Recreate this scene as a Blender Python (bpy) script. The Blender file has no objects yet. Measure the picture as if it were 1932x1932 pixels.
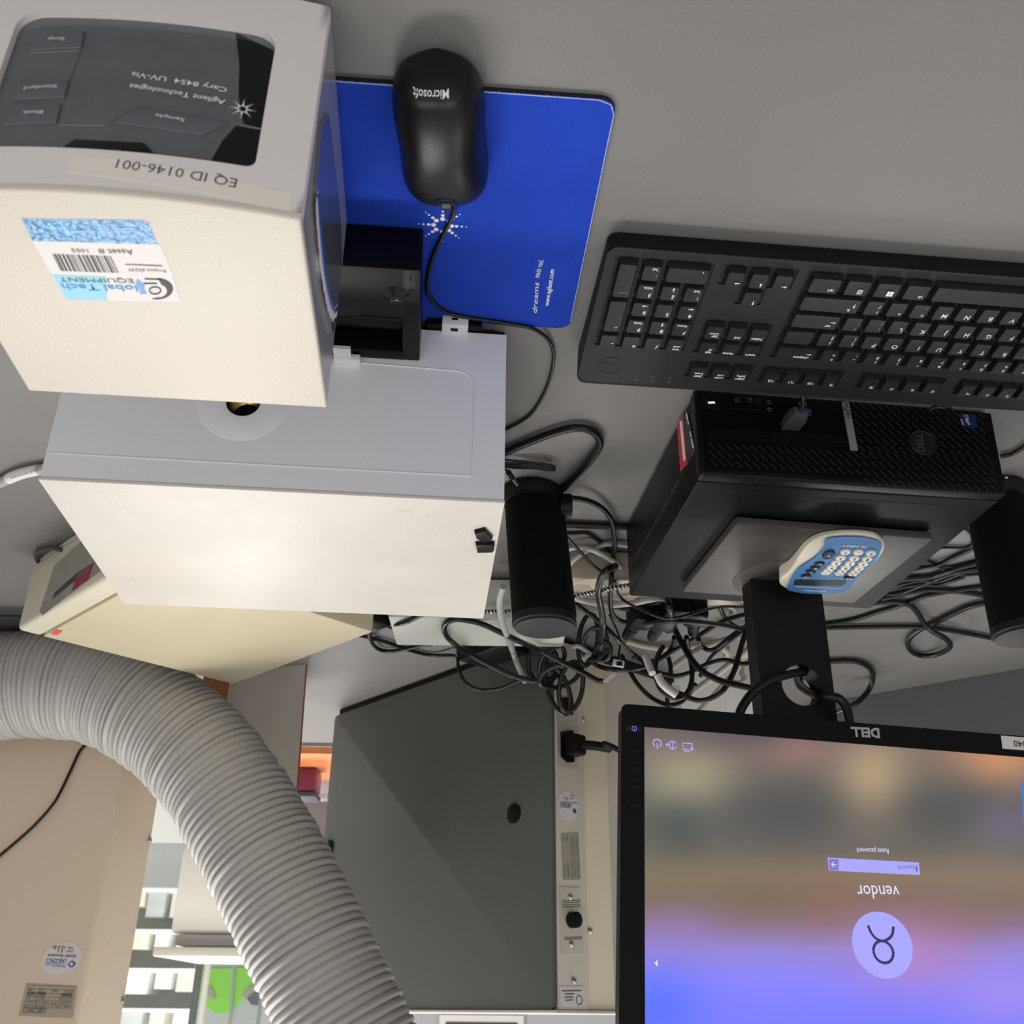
import bpy, bmesh, math, random
from mathutils import Vector, Matrix
S = bpy.context.scene
COL = S.collection
random.seed(7)
V = Vector
# ------------------------------------------------------------------ camera (the photograph was taken with the phone upside down)
FPX, PITCH, ROLL, HC = 1883.82, .469, .0103, .5284
_d = V((0, math.cos(PITCH), -math.sin(PITCH))); _r = V((1, 0, 0)); _u = _r.cross(_d)
_c, _s = math.cos(ROLL), math.sin(ROLL)
CR = -(_c*_r + _s*_u); CU = -(-_s*_r + _c*_u); CD = _d
CAM = V((0, 0, HC))
cd = bpy.data.cameras.new('camera'); cam = bpy.data.objects.new('camera', cd); COL.objects.link(cam)
cd.sensor_fit = 'HORIZONTAL'; cd.sensor_width = 36; cd.lens = FPX/1932*36; cd.clip_start = .02; cd.clip_end = 60
m = Matrix((CR, CU, -CD)).transposed().to_4x4(); m.translation = CAM; cam.matrix_world = m
cd.dof.use_dof = True; cd.dof.focus_distance = .93; cd.dof.aperture_fstop = 15
S.camera = cam
# ------------------------------------------------------------------ world, lamps, exposure
S.view_settings.view_transform = 'Standard'; S.view_settings.look = 'None'; S.view_settings.gamma = 1
S.view_settings.use_curve_mapping = False; S.view_settings.exposure = 0.0
W = bpy.data.worlds.new('room_light'); S.world = W; W.use_nodes = True
bg = W.node_tree.nodes['Background']; bg.inputs[0].default_value = (1, .99, .98, 1); bg.inputs[1].default_value = .48
def lamp(name, loc, sx, sy, power, col=(1, .975, .94), rot=(0, 0, 0)):
    l = bpy.data.lights.new(name, 'AREA'); l.shape = 'RECTANGLE'; l.size = sx; l.size_y = sy; l.energy = power; l.color = col
    o = bpy.data.objects.new(name, l); COL.objects.link(o); o.location = loc; o.rotation_euler = rot
    return o
lamp('ceiling_and_fill_light', (.55, 1.75, 1.85), 1.2, .32, 22)
lamp('ceiling_and_fill_light', (-1.35, 1.75, 1.85), 1.2, .32, 9)
lamp('ceiling_and_fill_light', (.9, -1.1, 1.85), 1.2, .32, 15)  # unseen fill lamp added behind the camera to brighten front faces
lamp('ceiling_and_fill_light', (-1.0, -1.1, 1.85), 1.2, .32, 13)  # second added fill behind the camera, out of view
lamp('ceiling_and_fill_light', (1.3, 2.35, 1.85), 1.2, .4, 22)  # added to brighten the analyser front and strengthen the backlight
lamp('ceiling_and_fill_light', (1.6, 4.6, 1.85), 1.2, 1.2, 110)
lamp('ceiling_and_fill_light', (-1.6, 4.6, 1.85), 1.2, 1.2, 60)
# ------------------------------------------------------------------ measuring helpers: pixel of the photograph -> point on a real plane
def ray(x, y): return CR*((x-966)/FPX) + CU*(-(y-966)/FPX) + CD
def on(q, o, n):
    v = ray(*q); n = V(n); return CAM + v*((V(o)-CAM).dot(n)/v.dot(n))
def oz(q, z): return on(q, (0, 0, z), (0, 0, 1))
def oy(q, y): return on(q, (0, y, 0), (0, 1, 0))
def zm(x0, y0, s): return lambda x, y: (x0+x/s, y0+y/s)
class Fr:
    def __init__(s, x, y, ya, z=0):
        s.o = V((x, y, z)); s.ex = V((math.cos(ya), math.sin(ya), 0)); s.ey = V((-math.sin(ya), math.cos(ya), 0)); s.ya = ya
        s.M = Matrix.Translation(s.o) @ Matrix.Rotation(ya, 4, 'Z')
    def w(s, a, b, z): return s.o + s.ex*a + s.ey*b + V((0, 0, z))
    def l(s, P): d = P-s.o; return V((d.dot(s.ex), d.dot(s.ey), d.z))
    def B(s, q, b): return s.l(on(q, s.o+s.ey*b, s.ey))      # local point on the plane b = const
    def A(s, q, a): return s.l(on(q, s.o+s.ex*a, s.ex))
    def H(s, q, z): return s.l(oz(q, z+s.o.z))
# ------------------------------------------------------------------ materials
def lin(c): return tuple((x/255/12.92 if x/255 <= .04045 else ((x/255+.055)/1.055)**2.4) for x in c)
MATS = {}
def mat(name, rgb, rough=.5, metal=0, bump=0, bs=400, var=0, vs=6, spec=.5, emit=0, coat=0, var2=0, vs2=60):
    if name in MATS: return MATS[name]
    m = bpy.data.materials.new(name); m.use_nodes = True; nt = m.node_tree; b = nt.nodes['Principled BSDF']
    c = lin(rgb); b.inputs['Base Color'].default_value = (*c, 1); b.inputs['Roughness'].default_value = rough; b.inputs['Metallic'].default_value = metal
    b.inputs['Specular IOR Level'].default_value = spec
    if coat: b.inputs['Coat Weight'].default_value = coat; b.inputs['Coat Roughness'].default_value = .08
    tc = nt.nodes.new('ShaderNodeTexCoord')
    def noise(sc, det=3):
        n = nt.nodes.new('ShaderNodeTexNoise'); n.inputs['Scale'].default_value = sc; n.inputs['Detail'].default_value = det
        nt.links.new(tc.outputs['Object'], n.inputs['Vector']); return n
    if var or var2:
        last = None
        for vv, sc in ((var, vs), (var2, vs2)):
            if not vv: continue
            n = noise(sc, 4); mr = nt.nodes.new('ShaderNodeMapRange'); mr.inputs[1].default_value = .3; mr.inputs[2].default_value = .7
            mr.inputs[3].default_value = 1-vv; mr.inputs[4].default_value = 1+vv*.5; nt.links.new(n.outputs['Fac'], mr.inputs[0])
            if last is None: last = mr
            else:
                mm = nt.nodes.new('ShaderNodeMath'); mm.operation = 'MULTIPLY'; nt.links.new(last.outputs[0], mm.inputs[0]); nt.links.new(mr.outputs[0], mm.inputs[1]); last = mm
        vm = nt.nodes.new('ShaderNodeVectorMath'); vm.operation = 'SCALE'; vm.inputs[0].default_value = c; nt.links.new(last.outputs[0], vm.inputs['Scale'])
        nt.links.new(vm.outputs[0], b.inputs['Base Color'])
    if bump:
        n = noise(bs, 2); bp = nt.nodes.new('ShaderNodeBump'); bp.inputs['Strength'].default_value = bump; bp.inputs['Distance'].default_value = .001
        nt.links.new(n.outputs['Fac'], bp.inputs['Height']); nt.links.new(bp.outputs[0], b.inputs['Normal'])
    if emit: b.inputs['Base Color'].default_value = (.008, .008, .01, 1); b.inputs['Emission Color'].default_value = (*c, 1); b.inputs['Emission Strength'].default_value = emit
    MATS[name] = m; return m
def glass(name, tint, op=.25, rough=.05):
    m = bpy.data.materials.new(name); m.use_nodes = True; nt = m.node_tree; b = nt.nodes['Principled BSDF']
    b.inputs['Base Color'].default_value = (*lin(tint), 1); b.inputs['Roughness'].default_value = rough; b.inputs['Alpha'].default_value = op
    return m
BENCH = mat('epoxy_grey', (119, 117, 115), .48, bump=.12, bs=900, var=.05, vs=3, var2=.05, vs2=500)
SEAM = mat('seam_dark', (45, 45, 46), .6)
CREAM = mat('cream_enamel', (210, 203, 190), .42, bump=.25, bs=700)
CREAMW = mat('white_cream_enamel', (212, 206, 197), .42, bump=.25, bs=700, var=.03, vs=14)
LGREY = mat('light_grey_plastic', (228, 227, 230), .5, bump=.15, bs=900)
BEZ = mat('warm_grey_plastic', (232, 226, 226), .45, bump=.1, bs=900)
SIDEG = mat('glossy_grey_side', (158, 157, 161), .22, coat=.1)
PANEL = mat('dark_panel', (98, 100, 105), .2, var=.12, vs=60, coat=.3)
BTN = mat('button_dark', (98, 100, 106), .35)
BLACKG = mat('black_gloss', (12, 12, 14), .12)
BLACK = mat('black_plastic', (11, 11, 12), .42, bump=.15, bs=1200, spec=.22)
BLACKM = mat('black_matte', (13, 13, 14), .6, spec=.3)
KEYM = mat('key_black', (20, 20, 21), .42, bump=.25, bs=1500, spec=.32)
DECK = mat('keyboard_deck', (27, 26, 26), .5, bump=.3, bs=1400, spec=.25)
PCM = mat('pc_black', (12, 12, 13), .42, bump=.2, bs=1300, spec=.17)
PCF = mat('pc_front_black', (7, 7, 9), .35, spec=.25)
PLATE = mat('stand_charcoal', (64, 60, 58), .38, bump=.15, bs=1500, spec=.6)
NECKM = mat('neck_black', (17, 17, 18), .42, bump=.15, bs=1400, spec=.25)
WHITE = mat('white_ink', (235, 235, 235), .5)
PWHITE = mat('white_paper', (226, 220, 218), .5)
GINK = mat('grey_ink', (110, 108, 104), .6)
BINK = mat('black_ink', (30, 28, 34), .5)
BLUEPAD = mat('blue_cloth', (34, 68, 184), .9, spec=.15, bump=.5, bs=1100, var=.06, vs=30, var2=.08, vs2=900)
RUBBER = mat('black_rubber', (20, 20, 21), .7)
FRAY = mat('frayed_thread', (190, 200, 235), .9)
STEEL = mat('steel', (190, 190, 190), .3, metal=1)
BRASS = mat('brass', (170, 130, 70), .3, metal=1)
CABLE = mat('cable_black', (15, 15, 16), .36, spec=.4)
CABLE2 = mat('cable_grey', (168, 168, 166), .45)
CABLEC = mat('cable_cream', (196, 185, 165), .45)
IVORY = mat('ivory_paint', (206, 195, 165), .45, var=.03, vs=8)
IVORY2 = mat('ivory_front', (212, 205, 184), .45)
STONE = mat('grey_front_film', (150, 150, 138), .5, var=.12, vs=60)
HOODG = mat('hood_grey', (92, 95, 91), .38, var=.05, vs=5)
HOODB = mat('hood_beige', (236, 224, 198), .45)
HOODS = mat('hood_stone', (214, 206, 190), .5)
TAN = mat('tan_enamel', (226, 206, 182), .5, bump=.3, bs=500)
DUCT = mat('duct_grey', (180, 177, 174), .5, bump=.2, bs=300)
CARD = mat('carton_white', (216, 209, 200), .75, var=.06, vs=12)
KRAFT = mat('kraft_brown', (176, 116, 68), .85)
RED = mat('red_label', (190, 40, 62), .5)
BLUE1 = mat('label_blue', (70, 150, 215), .4)
BLUE2 = mat('label_teal', (130, 200, 220), .4)
BLUE3 = mat('deep_blue', (25, 70, 150), .5)
CALB = mat('calculator_blue', (72, 126, 182), .55, spec=.3)
CALW = mat('calculator_cream', (226, 218, 200), .35)
CALK = mat('calculator_dark_key', (40, 46, 58), .55, spec=.3)
LCD = mat('lcd', (40, 50, 44), .5, spec=.2)
MESHB = mat('speaker_mesh', (9, 9, 10), .85, bump=.8, bs=1500, spec=.15)
SPK = mat('speaker_plastic', (26, 26, 27), .55, spec=.3, bump=.4, bs=900)
SILVER = mat('silver_strip', (125, 127, 130), .4)
PALE = mat('pale_box', (201, 201, 191), .5)
FLOORM = mat('floor_vinyl', (165, 163, 158), .5, var=.05)
WALLM = mat('wall_paint', (176, 176, 178), .7)
GREEN = mat('green_film', (118, 200, 10), .4)
SLATE = mat('slate', (58, 62, 68), .6)
MAUVE = mat('mauve_panel', (150, 136, 142), .5)
ORANGE = mat('orange_wood', (214, 128, 74), .6, var=.2, vs=20)
WINE = mat('wine_plastic', (110, 40, 75), .3)
# ------------------------------------------------------------------ geometry helpers
class G:
    def __init__(s): s.bm = bmesh.new()
    def _merge(s, t, M):
        if M is not None: t.transform(M)
        me = bpy.data.meshes.new('tmp'); t.to_mesh(me); t.free(); s.bm.from_mesh(me); bpy.data.meshes.remove(me); return s
    def box(s, x0, x1, y0, y1, z0, z1, bev=0, seg=2, M=None):
        t = bmesh.new(); r = bmesh.ops.create_cube(t, size=1)
        for v in r['verts']: v.co = V(((x0+x1)/2+v.co.x*(x1-x0), (y0+y1)/2+v.co.y*(y1-y0), (z0+z1)/2+v.co.z*(z1-z0)))
        if bev: bmesh.ops.bevel(t, geom=t.edges[:], offset=bev, segments=seg, profile=.5, affect='EDGES')
        return s._merge(t, M)
    def prism(s, pts, z0, z1, M=None, top=1.0, bev=0, seg=2):
        """polygon (x,y) list extruded from z0 to z1; top = scale of the upper face about the centroid"""
        t = bmesh.new(); n = len(pts); cx = sum(p[0] for p in pts)/n; cy = sum(p[1] for p in pts)/n
        lo = [t.verts.new((p[0], p[1], z0)) for p in pts]; hi = [t.verts.new((cx+(p[0]-cx)*top, cy+(p[1]-cy)*top, z1)) for p in pts]
        t.faces.new(lo); ft = t.faces.new(hi)
        for i in range(n): t.faces.new((lo[i], lo[(i+1) % n], hi[(i+1) % n], hi[i]))
        bmesh.ops.recalc_face_normals(t, faces=t.faces[:])
        if bev: bmesh.ops.bevel(t, geom=list(ft.edges), offset=bev, segments=seg, profile=.5, affect='EDGES')
        return s._merge(t, M)
    def slab(s, pts, n, th):
        """planar polygon of 3-D points given a thickness th along n"""
        t = bmesh.new(); n = V(n).normalized()
        a = [t.verts.new(V(p)) for p in pts]; b = [t.verts.new(V(p)+n*th) for p in pts]
        t.faces.new(a); t.faces.new(b)
        k = len(pts)
        for i in range(k): t.faces.new((a[i], a[(i+1) % k], b[(i+1) % k], b[i]))
        bmesh.ops.recalc_face_normals(t, faces=t.faces[:])
        return s._merge(t, None)
    def cyl(s, r, z0, z1, n=24, r2=None, M=None, bev=0):
        r2 = r if r2 is None else r2
        prof = [(0, z0), (r, z0), (r2, z1), (0, z1)]
        if bev: prof = [(0, z0), (r, z0), (r2, z1-bev), (r2-bev*.3, z1-bev*.3), (r2-bev, z1), (0, z1)]
        return s.lathe(prof, n, M)
    def lathe(s, prof, n=24, M=None):
        t = bmesh.new(); rings = []
        for r, z in prof:
            if r == 0: rings.append([t.verts.new((0, 0, z))])
            else: rings.append([t.verts.new((r*math.cos(2*math.pi*k/n), r*math.sin(2*math.pi*k/n), z)) for k in range(n)])
        for a, b in zip(rings, rings[1:]):
            for k in range(n):
                k2 = (k+1) % n
                if len(a) == 1 and len(b) == 1: continue
                if len(a) == 1: t.faces.new((a[0], b[k2], b[k]))
                elif len(b) == 1: t.faces.new((a[k], a[k2], b[0]))
                else: t.faces.new((a[k], a[k2], b[k2], b[k]))
        bmesh.ops.recalc_face_normals(t, faces=t.faces[:])
        return s._merge(t, M)
    def tube(s, path, r, n=8, caps=True, rf=None):
        P = [V(p) for p in path]; t = bmesh.new(); rings = []; up = None
        for i, p in enumerate(P):
            d = (P[min(i+1, len(P)-1)]-P[max(i-1, 0)])
            if d.length < 1e-9: d = V((0, 0, 1))
            d.normalize()
            if up is None: up = d.orthogonal().normalized()
            up = up-d*up.dot(d)
            if up.length < 1e-6: up = d.orthogonal()
            up.normalize(); b = d.cross(up); rr = rf(i) if rf else r
            rings.append([t.verts.new(p+(up*math.cos(2*math.pi*k/n)+b*math.sin(2*math.pi*k/n))*rr) for k in range(n)])
        for a, b in zip(rings, rings[1:]):
            for k in range(n): t.faces.new((a[k], a[(k+1) % n], b[(k+1) % n], b[k]))
        if caps: t.faces.new(rings[0][::-1]); t.faces.new(rings[-1])
        return s._merge(t, None)
    def mesh(s, me, M=None, fn=None):
        t = bmesh.new(); t.from_mesh(me)
        if M is not None: t.transform(M)
        if fn:
            for v in t.verts: v.co = fn(v.co)
        return s._merge(t, None)
    def warp(s, fn):
        for v in s.bm.verts: v.co = fn(v.co)
        return s
def smooth_path(pts, k=6):
    P = [V(p) for p in pts]; out = []
    P = [P[0]*2-P[1]]+P+[P[-1]*2-P[-2]]
    for i in range(1, len(P)-2):
        a, b, c, d = P[i-1:i+3]
        for j in range(k):
            t = j/k; out.append(.5*((2*b)+(c-a)*t+(2*a-5*b+4*c-d)*t*t+(3*b-a-3*c+d)*t**3))
    out.append(P[-2]); return out
def resample(path, step):
    out = [path[0]]; acc = 0
    for a, b in zip(path, path[1:]):
        L = (b-a).length; pos = step-acc
        while pos <= L: out.append(a+(b-a)*(pos/L)); pos += step
        acc = (acc+L) % step if L else acc
    return out
def smooth(me, ang=35):
    for p in me.polygons: p.use_smooth = True
    me.set_sharp_from_angle(angle=math.radians(ang))
def thing(name, label, cat, loc, group=None):
    o = bpy.data.objects.new(name, None); COL.objects.link(o); o.location = loc; o.empty_display_size = .01
    o['label'] = label; o['category'] = cat
    if group: o['group'] = group
    return o
def root_loc(o):
    t = V((0, 0, 0))
    while o is not None: t += o.location; o = o.parent
    return t
def obj(name, g, material, parent=None, label=None, sm=35):
    """geometry given in world coordinates becomes one mesh object (a part when it has a parent)"""
    me = bpy.data.meshes.new(name)
    if parent is not None: g.bm.transform(Matrix.Translation(-root_loc(parent)))
    g.bm.to_mesh(me); g.bm.free(); me.materials.append(material)
    if sm: smooth(me, sm)
    o = bpy.data.objects.new(name, me); COL.objects.link(o)
    if parent is not None: o.parent = parent
    if label: o['label'] = label
    return o
def tag(o, label, cat, group=None):
    o['label'] = label; o['category'] = cat
    if group: o['group'] = group
    return o
def structure(o): o['kind'] = 'structure'; return o
_tx = {}
def text_mesh(body, shear=0, bold=0, spacing=1):
    k = (body, shear, bold, spacing)
    if k not in _tx:
        c = bpy.data.curves.new('t', 'FONT'); c.body = body; c.size = 1; c.shear = shear; c.resolution_u = 2; c.offset = bold; c.space_character = spacing
        o = bpy.data.objects.new('t', c); COL.objects.link(o); bpy.context.view_layer.update()
        me = bpy.data.meshes.new_from_object(o.evaluated_get(bpy.context.evaluated_depsgraph_get())); bpy.data.objects.remove(o); bpy.data.curves.remove(c)
        xs = [v.co.x for v in me.vertices] or [0, 1]
        _tx[k] = (me, min(xs), max(xs))
    return _tx[k]
def text(g, body, A, B, up, h=None, off=.0002, shear=0, bold=0, fn=None, spacing=1):
    """lettering whose baseline runs from A to B (world), lying in the plane of A-B and up; h = height of a capital"""
    A, B = V(A), V(B); x = (B-A); L = x.length; x.normalize(); n = x.cross(V(up)).normalized(); y = n.cross(x)
    me, x0, x1 = text_mesh(body, shear, bold, spacing); sx = L/(x1-x0); sy = sx if h is None else h/.72
    o = A + n*off
    M = Matrix(((x.x*sx, y.x*sy, n.x, o.x-x.x*x0*sx), (x.y*sx, y.y*sy, n.y, o.y-x.y*x0*sx), (x.z*sx, y.z*sy, n.z, o.z-x.z*x0*sx), (0, 0, 0, 1)))
    g.mesh(me, M, fn); return g
def ring_pts(c, ex, ey, rx, ry, n=20): return [c+ex*(rx*math.cos(2*math.pi*k/n))+ey*(ry*math.sin(2*math.pi*k/n)) for k in range(n)]
def rrect(x0, x1, y0, y1, r, n=4):
    out = []
    for cx, cy, a0 in ((x1-r, y1-r, 0), (x0+r, y1-r, 90), (x0+r, y0+r, 180), (x1-r, y0+r, 270)):
        for k in range(n+1):
            a = math.radians(a0+90*k/n); out.append((cx+r*math.cos(a), cy+r*math.sin(a)))
    return out
def spark(g, c, ex, ey, s, n):
    """eight-rayed burst of dots that shrink outwards"""
    for k in range(8):
        a = math.radians(22.5*0+45*k)
        for r, d in ((.36, .105), (.56, .075), (.77, .05), (.95, .03)):
            g.slab(ring_pts(c+ex*(s*r*math.cos(a))+ey*(s*r*math.sin(a)), ex, ey, s*d, s*d, 8), n, .0002)
Z = V((0, 0, 1))
def holed(g, outer, inner, f, th):
    """flat plate with one hole: outer/inner 2-D loops, f maps (x,y,t) to world, t = 0 front, th = thickness"""
    t = bmesh.new()
    def loop(pts, d): return [t.verts.new(f(x, y, d)) for x, y in pts]
    for d in (0, th):
        a, b = loop(outer, d), loop(inner, d); e = []
        for L in (a, b):
            for i in range(len(L)): e.append(t.edges.new((L[i], L[(i+1) % len(L)])))
        bmesh.ops.triangle_fill(t, use_beauty=True, use_dissolve=False, edges=e)
        if d == 0: a0, b0 = a, b
    for A_, B_ in ((a0, a), (b0, b)):
        for i in range(len(A_)):
            k = (i+1) % len(A_); t.faces.new((A_[i], A_[k], B_[k], B_[i]))
    bmesh.ops.recalc_face_normals(t, faces=t.faces[:])
    g._merge(t, None); return g
# ================================================================== SETTING
structure(obj('floor', G().box(-4, 5, -1.6, 7.2, -.95, -.9), FLOORM, sm=0))
structure(obj('wall_back', G().box(-4, 5, 7.2, 7.3, -.9, 1.9), WALLM, sm=0))
structure(obj('wall_right', G().box(5, 5.1, -1.6, 7.2, -.9, 1.9), WALLM, sm=0))
structure(obj('wall_left', G().box(-4.1, -4, -1.6, 7.2, -.9, 1.9), WALLM, sm=0))
bench = thing('lab_bench', 'long grey laboratory bench carrying the computer and all the instruments', 'bench', (0, .9, -.9))
obj('worktop', G().box(-2.2, 2.2, -.35, 2.16, -.03, 0, bev=.002), BENCH, bench)
obj('base_cabinet', G().box(-2.1, 2.1, -.25, 2.1, -.9, -.03), mat('cabinet', (150, 146, 138), .5), bench)
obj('joint_strip', G().box(.42, 2.19, 1.3995, 1.4055, -.001, .0002), SEAM, bench)
A_, B_ = oz((1960, 1257), .0005), oz((1440, 1345), .0005)
dv = (B_-A_); dv.z = 0; dv.normalize(); nv = V((-dv.y, dv.x, 0))
g = G(); A2 = A_-dv*.6; g.slab([A2, B_, B_+Z*.30, A2+Z*.30], nv, .02)
o = tag(obj('bench_screen', g, mat('screen_grey', (98, 99, 101), .55, var=.03), sm=0), 'low flat dark grey screen standing slantwise across the bench behind the monitor', 'partition')
# ================================================================== SPECTROPHOTOMETER
WF = Fr(.0056, .6873, -.0865)
WW, WD, WH = .3504, .2514, .173
UA0, UA1, UB1 = .1279, .3165, -.1228
def bc(a): return -.297-.0085*(1-((a-.2222)/.0943)**2)
sp = thing('spectrophotometer', 'cream and grey laboratory spectrophotometer with a dark button panel, right of the blue pad', 'instrument', WF.w(.2, 0, 0))
M = WF.M
g = G().box(.0015, WW-.0015, .03, WD, .012, .1695, M=M)
rear = obj('rear_housing', g, CREAMW, sp)
g = G()
hole = [(.2095+.0135*math.cos(2*math.pi*k/28), .0935+.0135*math.sin(2*math.pi*k/28)) for k in range(28)]
holed(g, [(.0006, .012), (WW-.0006, .012), (WW-.0006, .1695), (.0006, .1695)], hole, lambda x, y, t: WF.w(x, t, y), .004)
g.box(.0006, .004, .003, .03, .012, .1695, M=M).box(WW-.004, WW-.0006, .003, .03, .012, .1695, M=M)
front = obj('front_plate', g, LGREY, sp, 'light grey front of the rear housing', sm=20)
path = [WF.w(a, -.0001, z) for a, z in [(.125, .0495), (.05, .0515), (.038, .0525), (.031, .056), (.0268, .064), (.0268, .15), (.2, .1497), (.3465, .149)]]
obj('panel_ridge', G().tube(smooth_path(path[1:5], 5), .0007, 6).tube(path[:2], .0007, 6).tube(path[4:], .0007, 6), LGREY, front)
g = G().lathe([(.0132, 0), (.0132, .022), (0, .022)], 28, M @ Matrix.Translation((.2095, .001, .0935)) @ Matrix.Rotation(-math.pi/2, 4, 'X'))
port = obj('lens_port', g, BLACKM, sp, 'dark round beam opening')
g = G()
for k in range(5): g.lathe([(.0118, .004+.0035*k), (.0105, .005+.0035*k), (.0118, .006+.0035*k)], 28, M @ Matrix.Translation((.2095, .001, .0935)) @ Matrix.Rotation(-math.pi/2, 4, 'X'))
obj('lens_ring', g, BRASS, port)
obj('dish_ring', G().lathe([(.0137, -.0005), (.0175, -.0012), (.022, -.0004), (.035, -.0006), (.036, 0)], 40, M @ Matrix.Translation((.2095, 0, .0935)) @ Matrix.Rotation(-math.pi/2, 4, 'X')), LGREY, front)
STAINW = mat('stained_cream_enamel', (214, 208, 199), .42, bump=.25, bs=700, var=.05, vs=9, var2=.03, vs2=30)
cov = obj('rear_cover', G().box(0, WW, -.0008, WD+.001, .1695, WH, bev=.0011, M=M), STAINW, sp, 'white top lid, slightly soiled along its front edge')
# two small tape marks and two black rubber plugs on the lid
for q0, q1 in (((752, 963), (774, 974)), ((803, 974), (826, 985))):
    a, b = WF.H(q0, WH), WF.H(q1, WH)
    obj('tape_mark', G().box(min(a.x, b.x), max(a.x, b.x), min(a.y, b.y), max(a.y, b.y), WH, WH+.0002, M=M), CREAM, cov)
zp = zm(680, 780, 2.76)
for k, pts in enumerate(([(592, 622), (648, 608), (690, 652), (685, 662), (640, 672), (603, 650)], [(598, 682), (698, 680), (698, 712), (690, 722), (606, 724)])):
    loc = [WF.H(zp(*p), WH+.003) for p in pts]; c = sum((V((l.x, l.y, 0)) for l in loc), V())/len(loc)
    g = G().prism([(l.x, l.y) for l in loc], WH+.0001, WH+.004, M, top=.93, bev=.0006)
    tag(obj('rubber_foot', g, BLACK), ['black rubber foot with one cut corner lying on the white lid', 'black oblong rubber foot lying on the white lid, behind the one with a cut corner'][k], 'rubber foot', 'loose rubber feet on the white lid')
g = G().box(.002, WW-.002, .004, WD-.004, .006, .013, M=M)
for a in (.03, .32):
    for b in (.03, .22): g.cyl(.01, 0, .006, 12, M=M @ Matrix.Translation((a, b, 0)))
for a, b, z in ((.145, -.14, .0046), (.145, -.28, .0046), (.29, -.14, 0), (.29, -.27, 0)): g.cyl(.008, z, .0125, 12, M=M @ Matrix.Translation((a, b, 0)))
obj('base_tray', g, BLACKM, sp)
g = G().box(.0335, .0555, -.0125, .001, .0046, .0145, bev=.001, M=M)
tab = obj('latch_tab', g, LGREY, sp); obj('latch_slot', G().box(.0425, .0475, -.0129, -.0124, .0075, .0095, M=M).box(.042, .048, -.008, -.004, .0143, .0147, M=M), BLACKM, tab)
obj('latch_bar', G().box(.022, .068, -.0075, .002, .0046, .011, bev=.0007, M=M), BLACK, sp)
obj('holder_bracket', G().box(.1205, .142, -.008, .001, .0465, .053, bev=.001, M=M).box(.128, .142, -.018, -.006, .0465, .0495, M=M), LGREY, sp)
# black cell-holder block between the housings
za = zm(560, 360, 4.6)
HZ = .045
g = G().box(.0725, .0865, -.1135, -.001, .005, HZ, bev=.0012, M=M)
g.box(.085, .205, -.0125, -.001, .005, HZ, bev=.0008, M=M)
g.box(.085, .205, -.1135, -.055, .005, HZ, bev=.001, M=M)
ch = obj('cell_holder', g, BLACK, sp, 'black cell holder block with an open trough')
obj('trough_floor', G().box(.086, .204, -.055, -.012, .005, .014, M=M), BLACKM, ch)
obj('trough_roller', G().cyl(.0095, 0, .112, 20, M=M @ Matrix.Translation((.0875, -.032, .026)) @ Matrix.Rotation(math.pi/2, 4, 'Y')), BLACK, ch)
obj('thumb_cone', G().lathe([(.0098, .0002), (.0094, .0006), (.0042, .0052), (.003, .0044), (0, .004)], 28, M @ Matrix.Translation((.0905, -.0845, HZ))), BLACKG, ch)
obj('holder_slot', G().box(.0765, .0815, -.092, -.083, HZ-.0004, HZ+.0002, M=M).box(.079, .0805, -.108, -.101, HZ-.0004, HZ+.0003, M=M), BLACKG, ch)
obj('trough_lip', G().tube([WF.w(.0865, -.0545, HZ), WF.w(.118, -.0552, HZ), WF.w(.127, -.050, HZ-.002), WF.w(.205, -.048, HZ-.002)], .0007, 6), SPK, ch)
# front unit
ac = [UA0+(UA1-UA0)*k/40 for k in range(41)]
plan = [(a, bc(a)+.0075) for a in ac]+[(UA1, UB1), (UA0, UB1)]
unit = obj('front_housing', G().prism(plan, .012, .168, M), SIDEG, sp, 'front unit with glossy grey sides')
HA0, HA1, HZ0, HZ1 = .1535, .2915, .0425, .1442
def zl(a):
    r = .013; d = min(a-HA0, HA1-a); return HZ0+(r-math.sqrt(max(0, r*r-(r-d)**2)) if d < r else 0)
def zu(a):
    r = .005; d = min(a-HA0, HA1-a); return HZ1-(r-math.sqrt(max(0, r*r-(r-d)**2)) if d < r else 0)
cols = sorted(set([UA0+.0001, .135, .145, HA0, HA1, .30, .308, UA1-.0001]+[HA0+x for x in (.0004, .001, .002, .0035, .005, .008, .0105, .013)]+[HA1-x for x in (.0004, .001, .002, .0035, .005, .008, .0105, .013)]+[HA0+.013+(HA1-HA0-.026)*k/16 for k in range(1, 16)]))
t = bmesh.new()
def fv(a, z, d): return t.verts.new(WF.w(a, bc(a)+d, z))
def quad(a0, za0, zb0, a1, za1, zb1, d=0): t.faces.new((fv(a0, za0, d), fv(a1, za1, d), fv(a1, zb1, d), fv(a0, zb0, d)))
ZT = .1688
for a0, a1 in zip(cols, cols[1:]):
    if a1 <= HA0+1e-9 or a0 >= HA1-1e-9:
        n = 3
        quad(a0, .012, HZ0, a1, .012, HZ0); quad(a0, HZ0, HZ1, a1, HZ0, HZ1); quad(a0, HZ1, ZT, a1, HZ1, ZT)
    else:
        quad(a0, .012, zl(a0), a1, .012, zl(a1)); quad(a0, zu(a0), ZT, a1, zu(a1), ZT)
        for fz in (zl, zu): t.faces.new((fv(a0, fz(a0), 0), fv(a1, fz(a1), 0), fv(a1, fz(a1), .0055), fv(a0, fz(a0), .0055)))
for a in (HA0, HA1): t.faces.new((fv(a, zl(a), 0), fv(a, zu(a), 0), fv(a, zu(a), .0055), fv(a, zl(a), .0055)))
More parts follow.
